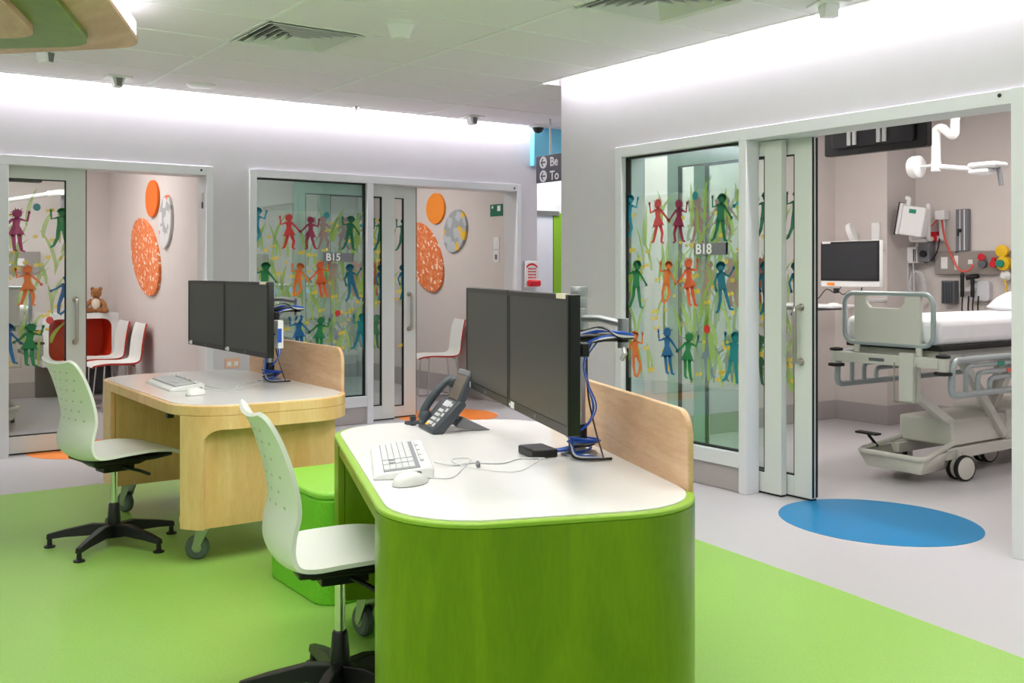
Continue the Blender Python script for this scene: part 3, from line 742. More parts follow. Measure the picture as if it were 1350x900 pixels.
D1 = desk('workstation_desk', (1.385, 4.45, 0), 0, 'plywood workstation desk with white top and arched end, at left', M['birch'], M['birch'], True)
D2 = desk('workstation_desk', (1.131, 2.10, 0), -20, 'green stained workstation desk with white top, nearest the camera', M['greenwood'], M['greenedge'], False)
class On:
    def __init__(s, d): s.m = Matrix.Translation(d.location) @ Matrix.Rotation(d.rotation_euler.z, 4, 'Z'); s.a = math.degrees(d.rotation_euler.z)
    def __call__(s, x, y, z): return tuple(s.m @ Vector((x, y, z)))
o1, o2 = On(D1), On(D2)
ZT = .7215
# green pouf
pf = thing('pouf_seat', 'green block pouf seat between the two desks', 'pouf', (1.68, 3.68, 0), 0)
MB().prism(rrect(0, 0, .62, .58, .09, 8), 0, .418).build('pouf_body', M['pouf'], pf, bevel=.01)
MB().prism(rrect(-.002, -.002, .622, .582, .09, 8), .418, .448).build('seat_pad', M['pouftop'], pf, bevel=.012, seg=3)

# ------------------------------------------------------------------ monitors (face -x in desk space)
def monitor(loc, rz, label, side):
    r0 = thing('computer_monitor', label, 'monitor', loc, rz, None)   # origin at centre of the lower edge of the front face
    Wm, Hm = .610, .372
    MB().prism(rrect(-Wm/2, 0, Wm/2, Hm, .004, 2), .004, .034, 'x').prism(rrect(-Wm/2+.08, .05, Wm/2-.08, Hm-.05, .03, 4), .034, .058, 'x').build('housing', M['black'], r0)
    b = MB(); e = .014
    b.box(0, -Wm/2, 0, .006, Wm/2, .026).box(0, -Wm/2, Hm-e, .006, Wm/2, Hm).box(0, -Wm/2, .026, .006, -Wm/2+e, Hm-e).box(0, Wm/2-e, .026, .006, Wm/2, Hm-e)
    b.build('bezel', M['bezel'], r0, bevel=.002)
    MB().box(.002, -Wm/2+e, .026, .005, Wm/2-e, Hm-e).build('screen', M['screen'], r0)
    MB().box(-.0008, -.006, .008, 0, .006, .018).build('maker_badge', M['sign'], r0)
    MB().box(-.001, Wm/2-.075, .004, 0, Wm/2-.035, .024).box(-.001, Wm/2-.03, .008, 0, Wm/2-.015, .016).build('sticker', M['white'], r0)
    if side: MB().box(-.001, -Wm/2+.02, Hm-.012, .012, -Wm/2+.1, Hm+.0015).build('asset_label', M['furlight'], r0)
    return r0
zb1, zb2 = .893, .886
monitor(o1(.498, .30+.307, zb1), o1.a, 'right hand black monitor on the plywood desk, nearer the camera', True)
monitor(o1(.498, .30+.307+.615, zb1), o1.a, 'left hand black monitor on the plywood desk, farther along the pair', False)
monitor(o2(.49, .17+.307, zb2), o2.a, 'right hand black monitor on the green desk, largest in view', True)
monitor(o2(.49, .17+.307+.615, zb2), o2.a, 'left hand black monitor on the green desk, farther along the pair', False)

def monitor_arm(o, yp, zmid, label, topz):
    r0 = thing('monitor_arm', label, 'monitor arm', o(.735, yp, ZT), o.a)   # local origin at pole foot
    z = lambda q: q-ZT
    MB().lathe([(.06, 0), (.06, .008), (.045, .014)], 28).build('base', M['alu'], r0)
    p = MB()
    p.lathe([(.021, .01), (.021, topz-ZT-.14)], 22)
    pl = p.build('pole', M['alu'], r0)
    MB().lathe([(.026, .05), (.026, .10)], 22).build('collar', M['black'], pl)
    MB().lathe([(.026, z(zmid)-.04), (.026, z(zmid)+.02)], 22).build('collar', M['black'], pl)
    t_ = MB(); z0 = topz-ZT-.14
    for k_ in range(4): t_.lathe([(.0275, z0+.035*k_), (.0285, z0+.035*k_+.003), (.0285, z0+.035*k_+.032), (.0275, z0+.035*k_+.034)], 22)
    t_.build('pole_cap', M['alu'], pl)
    a = MB(); zz = z(zmid)
    # two links that fold out to the elbow and return to the crossbar
    e = (.06, -.24, zz)
    a.lathe([(.031, zz-.002), (.031, zz+.03)], 20)
    a.tube([(0, 0, zz+.02), (.03, -.12, zz+.024), (e[0], e[1], zz+.012)], .012, 10)
    a.lathe([(.017, -.014), (.017, .03)], 18, 0, TR(*e)).lathe([(.017, -.06), (.017, -.042)], 18, 0, TR(*e))
    a.build('link', M['alu'], r0)
    MB().tube([(e[0], e[1], zz-.028), (-.02, -.16, zz-.032), (-.10, -.06, zz-.05)], .013, 10).lathe([(.018, -.042), (.018, -.014)], 18, 0, TR(*e)).build('forearm_link', M['black'], r0)
    b = MB().box(-.115, -.36, zz-.075, -.09, .36, zz-.035)
    b.build('crossbar', M['black'], r0, bevel=.004)
    for y in (-.31, .31):
        y2 = y
        v = MB().prism(rrect(y2-.05, zz-.105, y2+.05, zz-.005, .01, 3), -.19, -.178, 'x').tube([(-.18, y2, zz-.055), (-.10, y2, zz-.055)], .02, 12)
        v.build('mount_plate', M['dark'], r0)
    l = MB().tube([(e[0], e[1], zz-.05), (e[0]-.005, e[1]-.03, zz-.075), (e[0]-.01, e[1]-.012, zz-.095)], .007, 8); l.build('lever', M['alu'], r0)
    cb = MB()
    for k_, m_ in enumerate([0, 0, 1, 1, 2]):
        q = .006*k_
        cb.tube(smooth_path([(-.08, -.06+q, zz-.05), (.0, -.185, zz-.012+q*.5), (e[0]-.02, e[1]-.018, zz-.012-q*.6), (e[0]+.026, e[1]-.012, zz-.022-q*.3), (.0, -.215-q*.3, zz-.028-q*.4), (-.04, -.15+q, zz-.07), (-.035, -.03-q, zz-.2), (-.028+q*.3, -.024, .22), (-.03, -.02+q, .11)], 7), .0042, 6, m_)
        cb.tube(smooth_path([(-.03, -.02+q, .11), (-.035, -.03+q, .05), (-.03-q, -.06-q*2, .012), (.01, -.10-q*1.5, .008), (.04+q, -.13, .006)], 5), .0042, 6, m_)
    for k_ in range(3):
        cb.tube(smooth_path([(.0+.01*k_, -.14, zz-.036), (-.02, -.11, zz-.11), (.012, -.055, zz-.19), (.034+.004*k_, -.045, zz-.26), (.024, -.04, zz-.31), (-.004, -.03, zz-.34)], 6), .0045, 6, (0, 1, 0)[k_])
    for k_ in range(4):
        cb.tube([((.036+.006*k_)*math.cos(2*PI*i/20)+.004*k_, (.036+.006*k_)*math.sin(2*PI*i/20)-.01, .018+.012*k_+.008*math.cos(2*PI*i/20+k_)) for i in range(20)], .0042, 6, (0, 2, 0, 0)[k_], None, True)
    cb.tube(smooth_path([(.022, -.012, zz-.1), (.026, -.014, .2), (.035, -.05, .1), (.04, -.1, .03), (.035, -.14, .006)], 6), .003, 6, 2)
    cb.build('cable_bundle', [M['cblue'], M['cwhite'], M['cblack']], r0)
    return r0
monitor_arm(o1, .868, 1.145, 'silver monitor arm post with cables behind the plywood desk monitors', 1.235)
monitor_arm(o2, .80, 1.145, 'silver monitor arm post with blue cables behind the green desk monitors', 1.27)
dk = thing('docking_box', 'small grey white box fixed behind the plywood desk monitors', 'electronic box', o1(.60, .44, .93), o1.a)
MB().box(0, -.02, 0, .03, .055, .14).build('box_body', M['white'], dk, bevel=.003)
MB().box(-.001, -.0215, .03, .02, -.02, .1).build('port_strip', M['cblue'], dk)
MB().tube([(.01, .02, .07), (-.06, .02, .07)], .006, 8).build('mount_pin', M['black'], dk)
# power box on the green desk
pb = thing('power_box', 'flat black power box on the green desk beside the arm post', 'power box', o2(.60, .82, ZT), o2.a+8)
MB().box(-.045, -.06, 0, .045, .06, .028).build('box_body', M['black'], pb, bevel=.006)
cb = MB()
for q in (0, .012, .024): cb.tube(smooth_path([(.04, -.03+q, .014), (.075, -.05+q, .02), (.10, -.06+q*.5, .03)], 6), .0045, 6)
cb.build('blue_lead', M['cblue'], pb)

# ------------------------------------------------------------------ keyboards, mice, phone
def keyboard(loc, rz, label):
    r0 = thing('keyboard', label, 'keyboard', loc, rz)      # x: user edge -> back, y along length
    Wk, Lk = .175, .475
    MB().prism([(0, 0), (Wk, 0), (Wk, .030), (Wk-.012, .034), (.03, .020), (.006, .012)], -Lk/2, Lk/2, 'y').build('keyboard_body', M['white'], r0, bevel=.004)
    sl = math.degrees(math.atan2(.014, Wk-.042)); T = TR(.03, 0, .0205) @ RY(-sl)
    MB().box(.002, -Lk/2+.012, -.001, .108, Lk/2-.012, .0012, 0, T).build('key_bed', M['keygap'], r0)
    kb = MB()
    def row(x, y0, y1, n, d=.0165):
        s_ = (y1-y0)/n
        for i in range(n): kb.box(x, y0+i*s_+.001, .001, x+d, y0+(i+1)*s_-.001, .007, 0, T)
    # user sits at -x looking +x, so the left of the board is +y
    for r_ in range(5):
        x = .004+.0182*r_
        if r_ == 0:
            row(x, .10, Lk/2-.014, 3); row(x, -.03, .10, 1); row(x, -.075, -.03, 2)
        else: row(x, -.075, Lk/2-.014, 15)
        row(x, -.145, -.085, 3) if r_ != 1 else row(x, -.125, -.105, 1)
        row(x, -Lk/2+.014, -.155, 4)
    kb.build('keys', M['keys'], r0, smooth=0)
    f = MB()
    f_T = T
    for k_ in range(4): f.box(.1135, .19-k_*.085-.07, .0, .124, .19-k_*.085, .006, 0, f_T)
    f.build('function_keys', M['keys'], r0)
    return r0
def mouse(loc, rz, label):
    r0 = thing('computer_mouse', label, 'mouse', loc, rz)
    rows = []
    for i in range(11):
        u = i/10; x = -.055+.11*u; wd = .031*(math.sin(PI*min(1, max(0, .06+u*.88)))**.45); h = .036*(math.sin(PI*(.08+.84*(u**.8)))**.7)
        rows.append([(x, wd*math.cos(PI*j/10), .002+h*math.sin(PI*j/10)**.75) for j in range(11)])
    b = MB().grid(rows); b.add([p for p in rows[0]], [tuple(range(11))]); b.add([p for p in rows[-1]], [tuple(range(11))])
    b.build('mouse_body', M['white'], r0, smooth=60)
    MB().lathe([(.003, -.003), (.008, -.003), (.008, .003), (.003, .003)], 14, 0, TR(.032, 0, .026) @ RX(90)).build('scroll_wheel', M['sign'], r0)
    return r0
keyboard(o2(.055, .79, ZT), o2.a-6, 'white keyboard on the green desk in front of its monitors')
mouse(o2(.125, .475, ZT), o2.a+30, 'white mouse beside the keyboard on the green desk')
keyboard(o1(.14, .90, ZT), o1.a-2, 'white keyboard on the plywood desk in front of its monitors')
mouse(o1(.20, .46, ZT), o1.a+28, 'white mouse beside the keyboard on the plywood desk')
def lead(name, label, pts, m, r=.0024, cat='cable'):
    tag(MB().tube(smooth_path(pts, 8), r, 6).build(name, m), label, cat)
lead('keyboard_lead', 'grey lead from the green desk keyboard to the black power box', [o2(*p) for p in [(.24, .72, .735), (.29, .70, .726), (.36, .73, .7245), (.45, .70, .7245), (.52, .76, .7245), (.60, .74, .7255)]], M['cwhite'], .0026)
lead('mouse_lead', 'thin grey mouse lead looping over the green desk top', [o2(*p) for p in [(.18, .49, .735), (.25, .52, .7245), (.31, .64, .7245), (.37, .80, .7245), (.31, .79, .7265), (.33, .66, .7265), (.45, .56, .7245), (.55, .68, .7245), (.58, .72, .73)]], M['cwhite'], .0018)
cl = thing('cable_clip', 'small grey cable joint lying on the keyboard lead', 'cable joint', o2(.37, .69, ZT), o2.a+80)
MB().box(-.03, -.006, .0, .03, .006, .012).build('clip_body', M['sign'], cl, bevel=.004)
lead('keyboard_lead', 'pale lead trailing behind the keyboard on the plywood desk', [o1(*p) for p in [(.33, .78, .735), (.37, .66, .7245), (.44, .60, .7245), (.50, .70, .7245), (.58, .78, .7245), (.68, .82, .7245)]], M['cwhite'], .0024)
lead('mouse_lead', 'thin lead from the mouse on the plywood desk', [o1(*p) for p in [(.26, .49, .735), (.32, .52, .7245), (.40, .52, .7245), (.50, .58, .7245), (.62, .70, .7245)]], M['cwhite'], .0018)

ph = thing('desk_phone', 'dark grey desk phone with raised display at the far end of the green desk', 'telephone', o2(.335, 1.40, ZT), o2.a+6)
b = MB().prism([(0, 0), (0, .012), (.105, .118), (.125, .116), (.135, .10), (.045, 0)], -.09, .10, 'y')
b.build('phone_body', M['dark'], ph, bevel=.006)
Tk = TR(0, 0, .012) @ RY(-math.degrees(math.atan2(.106, .105)))
MB().box(.012, -.075, .0, .142, .03, .0025, 0, Tk).build('key_panel', M['slate'], ph)
kk = MB()
for i in range(4):
    for j in range(3): kk.box(.022+i*.02, -.03+j*.018, .002, .034+i*.02, -.017+j*.018, .005, 0, Tk)
for i in range(5): kk.box(.018+i*.024, -.068, .002, .032+i*.024, -.05, .005, 0, Tk)
for j in range(3): kk.box(.11, -.04+j*.024, .002, .135, -.022+j*.024, .0045, 0, Tk)
kk.build('buttons', M['keys'], ph)
MB().box(.014, .0, .0025, .032, .026, .0045, 0, Tk).build('yellow_sticker', M['yellow'], ph)
Td = TR(.098, 0, .108) @ RY(-66)
MB().box(0, -.085, -.028, .125, .045, .0, 0, Td).build('display_housing', M['dark'], ph, bevel=.006)
MB().box(.012, -.075, .0, .108, .035, .002, 0, Td).build('display', M['lcd'], ph)
MB().box(.108, -.085, -.02, .130, .045, .003, 0, Td).build('top_bar', M['sign'], ph, bevel=.004)
MB().box(.125, -.07, -.015, .142, -.045, .0, 0, Td).build('message_lamp', M['black'], ph, bevel=.003)
hd = MB().tube(smooth_path([(.012, .075, .03), (.02, .075, .075), (.065, .075, .135), (.115, .075, .178), (.145, .075, .18)], 6), .016, 12, radii=None)
hd.ball((.02, .075, .045), (.026, .024, .03)).ball((.135, .075, .172), (.03, .024, .024))
hd.build('handset', M['dark'], ph)
MB().prism([(.10, .02), (.13, .055), (.24, .0), (.19, .0)], -.06, -.02, 'y').prism([(.10, .02), (.13, .055), (.24, .0), (.19, .0)], .03, .07, 'y').build('foot_stand', M['sign'], ph, bevel=.004)
MB().tube(smooth_path([(.13, .03, .03), (.17, -.0, .008), (.2, .05, .006), (.15, .12, .004), (.05, .16, .005)], 6), .004, 8).build('phone_lead', M['cblack'], ph)
MB().tube(smooth_path([(.03, .11, .02), (.0, .15, .012), (-.02, .20, .006)], 6), .008, 10).box(-.012, .155, 0, .008, .175, .035).build('handset_cord', M['dark'], ph)

# ------------------------------------------------------------------ task chairs (face +x)
def shell_sheet(prof, hw, cup, th, ny=12, mats=(0, 0)):
    """swept shell; prof = (x, z) front edge of seat -> top of back, hw half widths, cup = side lift along the normal"""
    P = [Vector((p[0], 0, p[1])) for p in prof]; n = len(P); top, bot = [], []
    for i in range(n):
        t_ = (P[min(n-1, i+1)]-P[max(0, i-1)]).normalized(); nn = Vector((t_.z, 0, -t_.x))*-1
        nn = Vector((-t_.z, 0, t_.x)) if False else Vector((t_.z, 0, -t_.x))
        # normal should point to the sitter (up on the seat, forward on the back)
        if nn.z < 0 and i < n*.45: nn = -nn
        if nn.x < 0 and i >= n*.45: nn = -nn
        a, b = [], []
        for j in range(ny+1):
            s_ = -1+2*j/ny; q = P[i]+Vector((0, s_*hw[i], 0))+nn*cup[i]*abs(s_)**2.2
            a.append(q); b.append(q-nn*th)
        top.append(a); bot.append(b)
    return top, bot
def add_shell(mb, top, bot, m0=0, m1=0):
    mb.grid(top, m0); mb.grid(bot, m1, flip=True)
    n, k_ = len(top), len(top[0])
    mb.grid([[top[0][j] for j in range(k_)], [bot[0][j] for j in range(k_)]], m1)
    mb.grid([[top[-1][j] for j in range(k_)], [bot[-1][j] for j in range(k_)]], m1)
    mb.grid([[top[i][0] for i in range(n)], [bot[i][0] for i in range(n)]], m1)
    mb.grid([[top[i][-1] for i in range(n)], [bot[i][-1] for i in range(n)]], m1)
def interp(prof, hw, cup, n):
    pts = smooth_path([(p[0], h, p[1]) for p, h in zip(prof, hw)], n); cs = smooth_path([(c_, 0, 0) for c_ in cup], n)
    return [(p.x, p.z) for p in pts], [p.y for p in pts], [c_.x for c_ in cs]
def task_chair(loc, rz, label):
    r0 = thing('task_chair', label, 'office chair', loc, rz, None)
    prof = [(.275, .432), (.245, .452), (.12, .462), (-.03, .452), (-.13, .444), (-.185, .455), (-.212, .50), (-.212, .56), (-.20, .63), (-.212, .72), (-.24, .82), (-.268, .885), (-.285, .902)]
    hw = [.17, .20, .218, .222, .218, .212, .205, .200, .200, .200, .195, .184, .158]
    cup = [0, .0, .012, .02, .022, .026, .032, .036, .038, .034, .028, .022, .02]
    prof, hw, cup = interp(prof, hw, cup, 4)
    top, bot = shell_sheet(prof, hw, cup, .013)
    h = MB(); add_shell(h, top, bot)
    # perforated field on the back: little slots following the surface, both faces
    n = len(top)
    for i in range(int(n*.66), int(n*.90), 2):
        for j in range(2, 11):
            if (i//2+j) % 2: continue
            for S_, off in ((top, .0012), (bot, -.0012)):
                c_ = Vector(S_[i][j]); u = (Vector(S_[i][j+1])-Vector(S_[i][j-1])).normalized(); v = (Vector(S_[i+1][j])-Vector(S_[i-1][j])).normalized(); nn = u.cross(v)
                nn = nn if nn.x > 0 else -nn
                pts = [c_+u*.009*math.cos(2*PI*k_/10)+v*.005*math.sin(2*PI*k_/10)+nn*off for k_ in range(10)]
                h.add(pts, [tuple(range(10))], 1)
    h.build('seat_shell', [M['shell'], M['hole']], r0, smooth=50)
    u = MB().prism([(-.16, -.15), (.12, -.17), (.24, -.12), (.24, .12), (.12, .17), (-.16, .15)], .418, .436)
    u.prism([(-.10, .385), (.10, .385), (.21, .42), (-.15, .42)], -.06, .06, 'y')
    u.build('seat_pan', M['black'], r0, bevel=.006)
    m_ = MB().box(-.07, -.05, .36, .08, .05, .392).tube([(.04, .0, .39), (.13, 0, .405), (.22, 0, .425)], .012, 8)
    m_.build('tilt_mechanism', M['black'], r0, bevel=.004)
    MB().tube([(.02, -.04, .38), (.06, -.15, .37), (.09, -.19, .355)], .008, 8).build('lever', M['black'], r0)
    MB().lathe([(.016, .20), (.016, .365)], 20).build('gas_lift', M['chrome'], r0)
    MB().lathe([(.028, .055), (.03, .06), (.03, .13), (.024, .2), (.02, .205)], 22).build('hub', M['black'], r0)
    for k_ in range(5):
        a = 72*k_; T = RZ(a)
        L = MB()
        sec = [(.02, .072, .026, .064), (.10, .082, .024, .052), (.22, .068, .020, .034), (.305, .052, .014, .024)]
        rows = []
        for x, zc, ww, hh in sec:
            rows.append([(x, -ww, zc-hh/2), (x, ww, zc-hh/2), (x, ww*.75, zc+hh/2), (x, -ww*.75, zc+hh/2), (x, -ww, zc-hh/2)])
        L.grid(rows, 0, T); L.add([T @ Vector(p) for p in rows[-1][:4]], [(0, 1, 2, 3)])
        lg = L.build('leg', M['black'], r0, bevel=.003)
        MB().lathe([(.026, 0), (.026, .008), (.012, .014), (.010, .05)], 16, 0, T @ TR(.293, 0, 0)).build('glide', M['black'], lg)
    return r0
TC1 = task_chair((1.258, 5.126, 0), 10, 'white perforated task chair on black star base at the plywood desk')
TC2 = dup(TC1, (1.385, 2.90, 0), -11, 'white perforated task chair tucked under the green desk')
for ch in TC2.children:
    if ch.name.startswith('leg'): ch.rotation_euler = (0, 0, R(21))

# ------------------------------------------------------------------ visitor shell chairs (face -x): white front, red back, chrome sled
def visitor_chair(loc, rz, label, group):
    r0 = thing('visitor_chair', label, 'chair', loc, rz, group)
    prof = [(.26, .425), (.235, .446), (.12, .452), (-.02, .44), (-.12, .438), (-.175, .455), (-.20, .50), (-.21, .60), (-.225, .72), (-.24, .80), (-.245, .815)]
    hw = [.18, .205, .22, .222, .215, .205, .20, .20, .198, .185, .17]
    cup = [0, 0, .008, .016, .02, .024, .026, .026, .022, .016, .012]
    prof, hw, cup = interp(prof, hw, cup, 4); top, bot = shell_sheet(prof, hw, cup, .016)
    mb = MB(); add_shell(mb, top, bot, 0, 1); mb.build('seat_shell', [M['shell'], M['red']], r0, smooth=50)
    for s_ in (-1, 1):
        f = MB().tube(bent([(.14, s_*.16, .43), (.17, s_*.2, .0085), (-.19, s_*.2, .0085), (-.14, s_*.16, .425)], .03), .0075, 10)
        f.build('leg_frame', M['chrome'], r0)
    MB().tube([(.14, -.16, .425), (.14, .16, .425)], .007, 8).tube([(-.14, -.16, .42), (-.14, .16, .42)], .007, 8).build('cross_bar', M['chrome'], r0)
    return r0
V = visitor_chair((2.50, 10.12, 0), 180, 'white and red visitor chair nearest the left doorway', None)
dup(V, (2.50, 10.72, 0), 180, 'white and red visitor chair next to the niche cabinet')
dup(V, (5.46, 9.10, 0), 165, 'white and red visitor chair alone in the B15 room')
# niche cabinet with teddy
cab = thing('niche_cabinet', 'white wall cabinet with orange red rounded niche in the left room', 'cabinet', (2.05, 11.19, 0))
fr = MB(); out_ = [(0, .34), (.745, .34), (.745, .88), (0, .88)]
x0, x1, z0, z1, rr_ = .06, .675, .40, .825, .09
inn = rrect(x0, z0, x1, z1, rr_, 8)
# front frame as four strips around the rounded hole
fr.box(0, 0, .34, .745, .40, z0).box(0, 0, z1, .745, .40, .88).box(0, 0, z0, x0, .40, z1).box(x1, 0, z0, .745, .40, z1)
for (cx, cz, a0) in [(x0, z0, 180), (x1, z0, 270), (x1, z1, 0), (x0, z1, 90)]:
    sx = rr_ if cx == x0 else -rr_; sz = rr_ if cz == z0 else -rr_
    fr.prism([(cx, cz)]+arc(cx+sx, cz+sz, rr_, a0, a0+90, 8), 0, .38, 'y')
fr.build('carcass', M['white'], cab, smooth=0)
MB().box(x0, .37, z0, x1, .395, z1).build('niche_back', M['niche'], cab)
nl = MB()
ins = rrect(x0+.002, z0+.002, x1-.002, z1-.002, rr_, 8); n_ = len(ins)
nl.add([(a, .015, b) for a, b in ins]+[(a, .37, b) for a, b in ins], [(i, (i+1) % n_, n_+(i+1) % n_, n_+i) for i in range(n_)])
nl.build('niche_lining', M['niche'], cab)
MB().box(.0, .34, .0, .745, .40, .34).build('lower_panel', M['slate'], cab)
tb = thing('teddy_bear', 'brown teddy bear with cream shirt sitting on the white niche cabinet', 'teddy bear', (2.60, 11.32, .88), -25)
b = MB().ball((0, 0, .085), (.06, .052, .085)).ball((0, -.01, .205), (.055, .05, .052)).ball((0, -.055, .195), (.026, .024, .022))
b.ball((-.04, 0, .25), (.02, .012, .022)).ball((.04, 0, .25), (.02, .012, .022))
for s_ in (-1, 1):
    b.tube(smooth_path([(s_*.045, 0, .13), (s_*.085, -.03, .09), (s_*.10, -.05, .04)], 4), .022, 10, radii=None)
    b.tube(smooth_path([(s_*.03, -.02, .03), (s_*.08, -.09, .028), (s_*.12, -.15, .03)], 4), .028, 10); b.ball((s_*.125, -.16, .034), (.03, .024, .034))
    b.ball((s_*.10, -.055, .035), .025)
b.tube([(-.05, 0, .03), (-.12, .0, .025), (-.2, -.02, .022)], .02, 8)
b.build('plush_body', M['fur'], tb)
MB().ball((0, -.012, .09), (.052, .05, .068)).build('shirt', M['furlight'], tb)
MB().ball((-.018, -.056, .215), .006).ball((.018, -.056, .215), .006).ball((0, -.078, .2), (.008, .006, .006)).build('face_buttons', M['black'], tb)

# ------------------------------------------------------------------ hospital bed (head towards +x)
def hospital_bed(loc, rz, label, linen='sheet'):
    r0 = thing('hospital_bed', label, 'hospital bed', loc, rz)
    fb = MB().prism([(-.235, .875), (-.22, .86), (.22, .86), (.235, .875), (.235, 1.165), (.15, 1.165), (.145, 1.12), (.115, 1.09), (-.095, 1.09), (-.125, 1.12), (-.13, 1.165), (-.235, 1.165)], -.04, -.012, 'x')
    f = fb.build('footboard', M['bed'], r0, bevel=.006)
    MB().tube([(-.026,)+p for p in rrect(-.315, .865, .315, 1.178, .065, 6)], .016, 10, closed=True).build('footboard_tube', M['bedgrey'], f)
    MB().box(-.06, -.365, .735, .02, .365, .80).box(-.036, .20, .8, -.016, .24, .86).box(-.036, -.24, .8, -.016, -.20, .86).build('foot_beam', M['bed'], r0, bevel=.006)
    for y in (-.375, .385):
        MB().lathe([(.034, .72), (.036, .80)], 20, 0, TR(-.02, y, 0)).build('bumper_post', M['bed'], r0)
        MB().lathe([(.02, .695), (.052, .70), (.052, .716), (.03, .722)], 20, 0, TR(-.02, y, 0)).build('corner_bumper', M['seal'], r0)
        MB().lathe([(.03, .80), (.042, .803), (.042, .817), (.02, .822)], 20, 0, TR(-.02, y, 0)).build('bumper_cap', M['seal'], r0)
    MB().box(-.061, .0, .755, -.06, .11, .775).build('bed_label', M['slate'], r0)
    MB().box(-.075, -.21, .52, .01, -.11, .82).build('lift_housing', M['bed'], r0, bevel=.008)
    MB().tube([(-.08, -.235, .52), (-.08, -.235, .76)], .004, 6).tube([(-.08, -.085, .52), (-.08, -.085, .76)], .004, 6).tube([(-.08, -.235, .52), (-.08, -.085, .52)], .004, 6).build('bag_hook', M['steel'], r0)
    MB().box(.02, -.34, .835, 2.05, .34, .87).build('mattress_deck', M['seal'], r0, bevel=.006)
    MB().box(.05, -.30, .765, 2.0, .30, .835).build('bed_frame', M['bed'], r0, bevel=.006)
    MB().box(.0, -.335, .865, 2.05, .335, 1.03).build('mattress', M['sheet'], r0, bevel=.045, seg=4)
    hbd = MB().prism([(-.3, .85), (.3, .85), (.3, 1.3), (-.3, 1.3)], 2.08, 2.105, 'x'); hbd.build('headboard', M['bed'], r0, bevel=.02)
    for s_ in (-1, 1):
        y = s_*.405; ra = MB()
        ra.tube(bent([(1.45, y, .785), (.03, y, .785), (.01, y, .575), (1.45, y, .575)], .06), .02, 10)
        for x, z in ((.17, .745), (.30, .70), (.43, .66)):
            ra.tube(bent([(1.4, y, z), (x, y, z), (x, y, .58)], .04), .015, 8)
        ra.tube([(.3, y, .785), (.3, s_*.29, .785)], .014, 8).tube([(1.2, y, .785), (1.2, s_*.29, .785)], .014, 8)
        ra.build('side_rail', M['bedgrey'], r0)
    MB().box(.50, -.424, .733, .57, -.418, .757).build('rail_latch', M['teal'], r0)
    MB().box(.72, -.428, .565, .82, -.424, .585).build('rail_latch', M['teal'], r0)
    MB().box(.60, -.424, .69, .66, -.418, .712).build('release_knob', M['tube_red'], r0)
    for (xa, za, xb, zb_, y) in [(-.03, .60, .44, .34, -.15), (.45, .77, .95, .24, -.20), (1.35, .77, 1.0, .36, -.08), (1.5, .77, 1.3, .36, .1)]:
        dx, dz = xb-xa, zb_-za; l = math.hypot(dx, dz); nx, nz = -dz/l*.028, dx/l*.028
        MB().prism([(xa-nx, za-nz), (xb-nx, zb_-nz), (xb+nx, zb_+nz), (xa+nx, za+nz)], y-.022, y+.022, 'y').build('lift_strut', M['bed'], r0, bevel=.004)
    MB().box(.38, -.19, .21, 1.0, .19, .375).box(1.0, -.2, .20, 1.85, .2, .40).build('base_cover', M['bed'], r0, bevel=.012)
    MB().box(.3, -.20, .13, 1.8, -.14, .2).box(.3, .14, .13, 1.8, .20, .2).build('chassis', M['bed'], r0, bevel=.006)
    t_ = MB().add([(.04, -.19, .07), (.38, -.16, .07), (.38, .16, .07), (.04, .19, .07), (-.0, -.23, .165), (.38, -.2, .19), (.38, .2, .19), (-.0, .23, .165)],
                  [(0, 1, 2, 3), (0, 4, 5, 1), (3, 2, 6, 7), (0, 3, 7, 4)])
    tr = t_.build('bumper_tray', M['bed'], r0)
    mo = tr.modifiers.new('Solidify', 'SOLIDIFY'); mo.thickness = .008
    MB().tube(bent([(.40, -.18, .23), (.0, -.235, .17), (.0, .235, .17), (.40, .18, .23)], .05), .017, 10).build('bumper_tube', M['bed'], tr)
    MB().lathe([(.018, 0), (.018, .008)], 16, 0, TR(.045, -.05, .12) @ RY(-90)).build('tray_plug', M['seal'], tr)
    MB().tube([(.16, .2, .18), (.10, .23, .26)], .01, 8).box(.07, .15, .262, .13, .31, .276).build('brake_pedal', M['seal'], r0, bevel=.004)
    def cw(x, y, a, blue):
        T = TR(x, y, 0) @ RZ(a)
        f_ = MB().box(-.02, -.014, .08, .02, .014, .19, 0, T).build('caster', M['bed'], r0, bevel=.004)
        w_ = MB()
        for q in (-.032, .032): w_.lathe([(.03, -.014), (.079, -.014), (.081, -.01), (.081, .01), (.079, .014), (.03, .014)], 30, 0, T @ TR(0, q, .081) @ RX(90))
        w_.build('tyre', M['seal'], f_)
        k_ = MB()
        for q in (-.032, .032): k_.lathe([(.001, -.018), (.060, -.018), (.070, -.0145), (.070, .0145), (.060, .018), (.001, .018)], 30, 0, T @ TR(0, q, .081) @ RX(90))
        k_.build('wheel_disc', M['bed'], f_)
        if blue: MB().lathe([(.001, -.054), (.026, -.053), (.026, -.048)], 20, 0, T @ TR(0, 0, .081) @ RX(90)).build('wheel_cap', M['cblue'], f_)
    cw(.42, -.22, -12, False); cw(.46, .22, 20, False); cw(1.15, .04, -8, True); cw(1.75, -.22, 10, False); cw(1.75, .22, 10, False)
    return r0
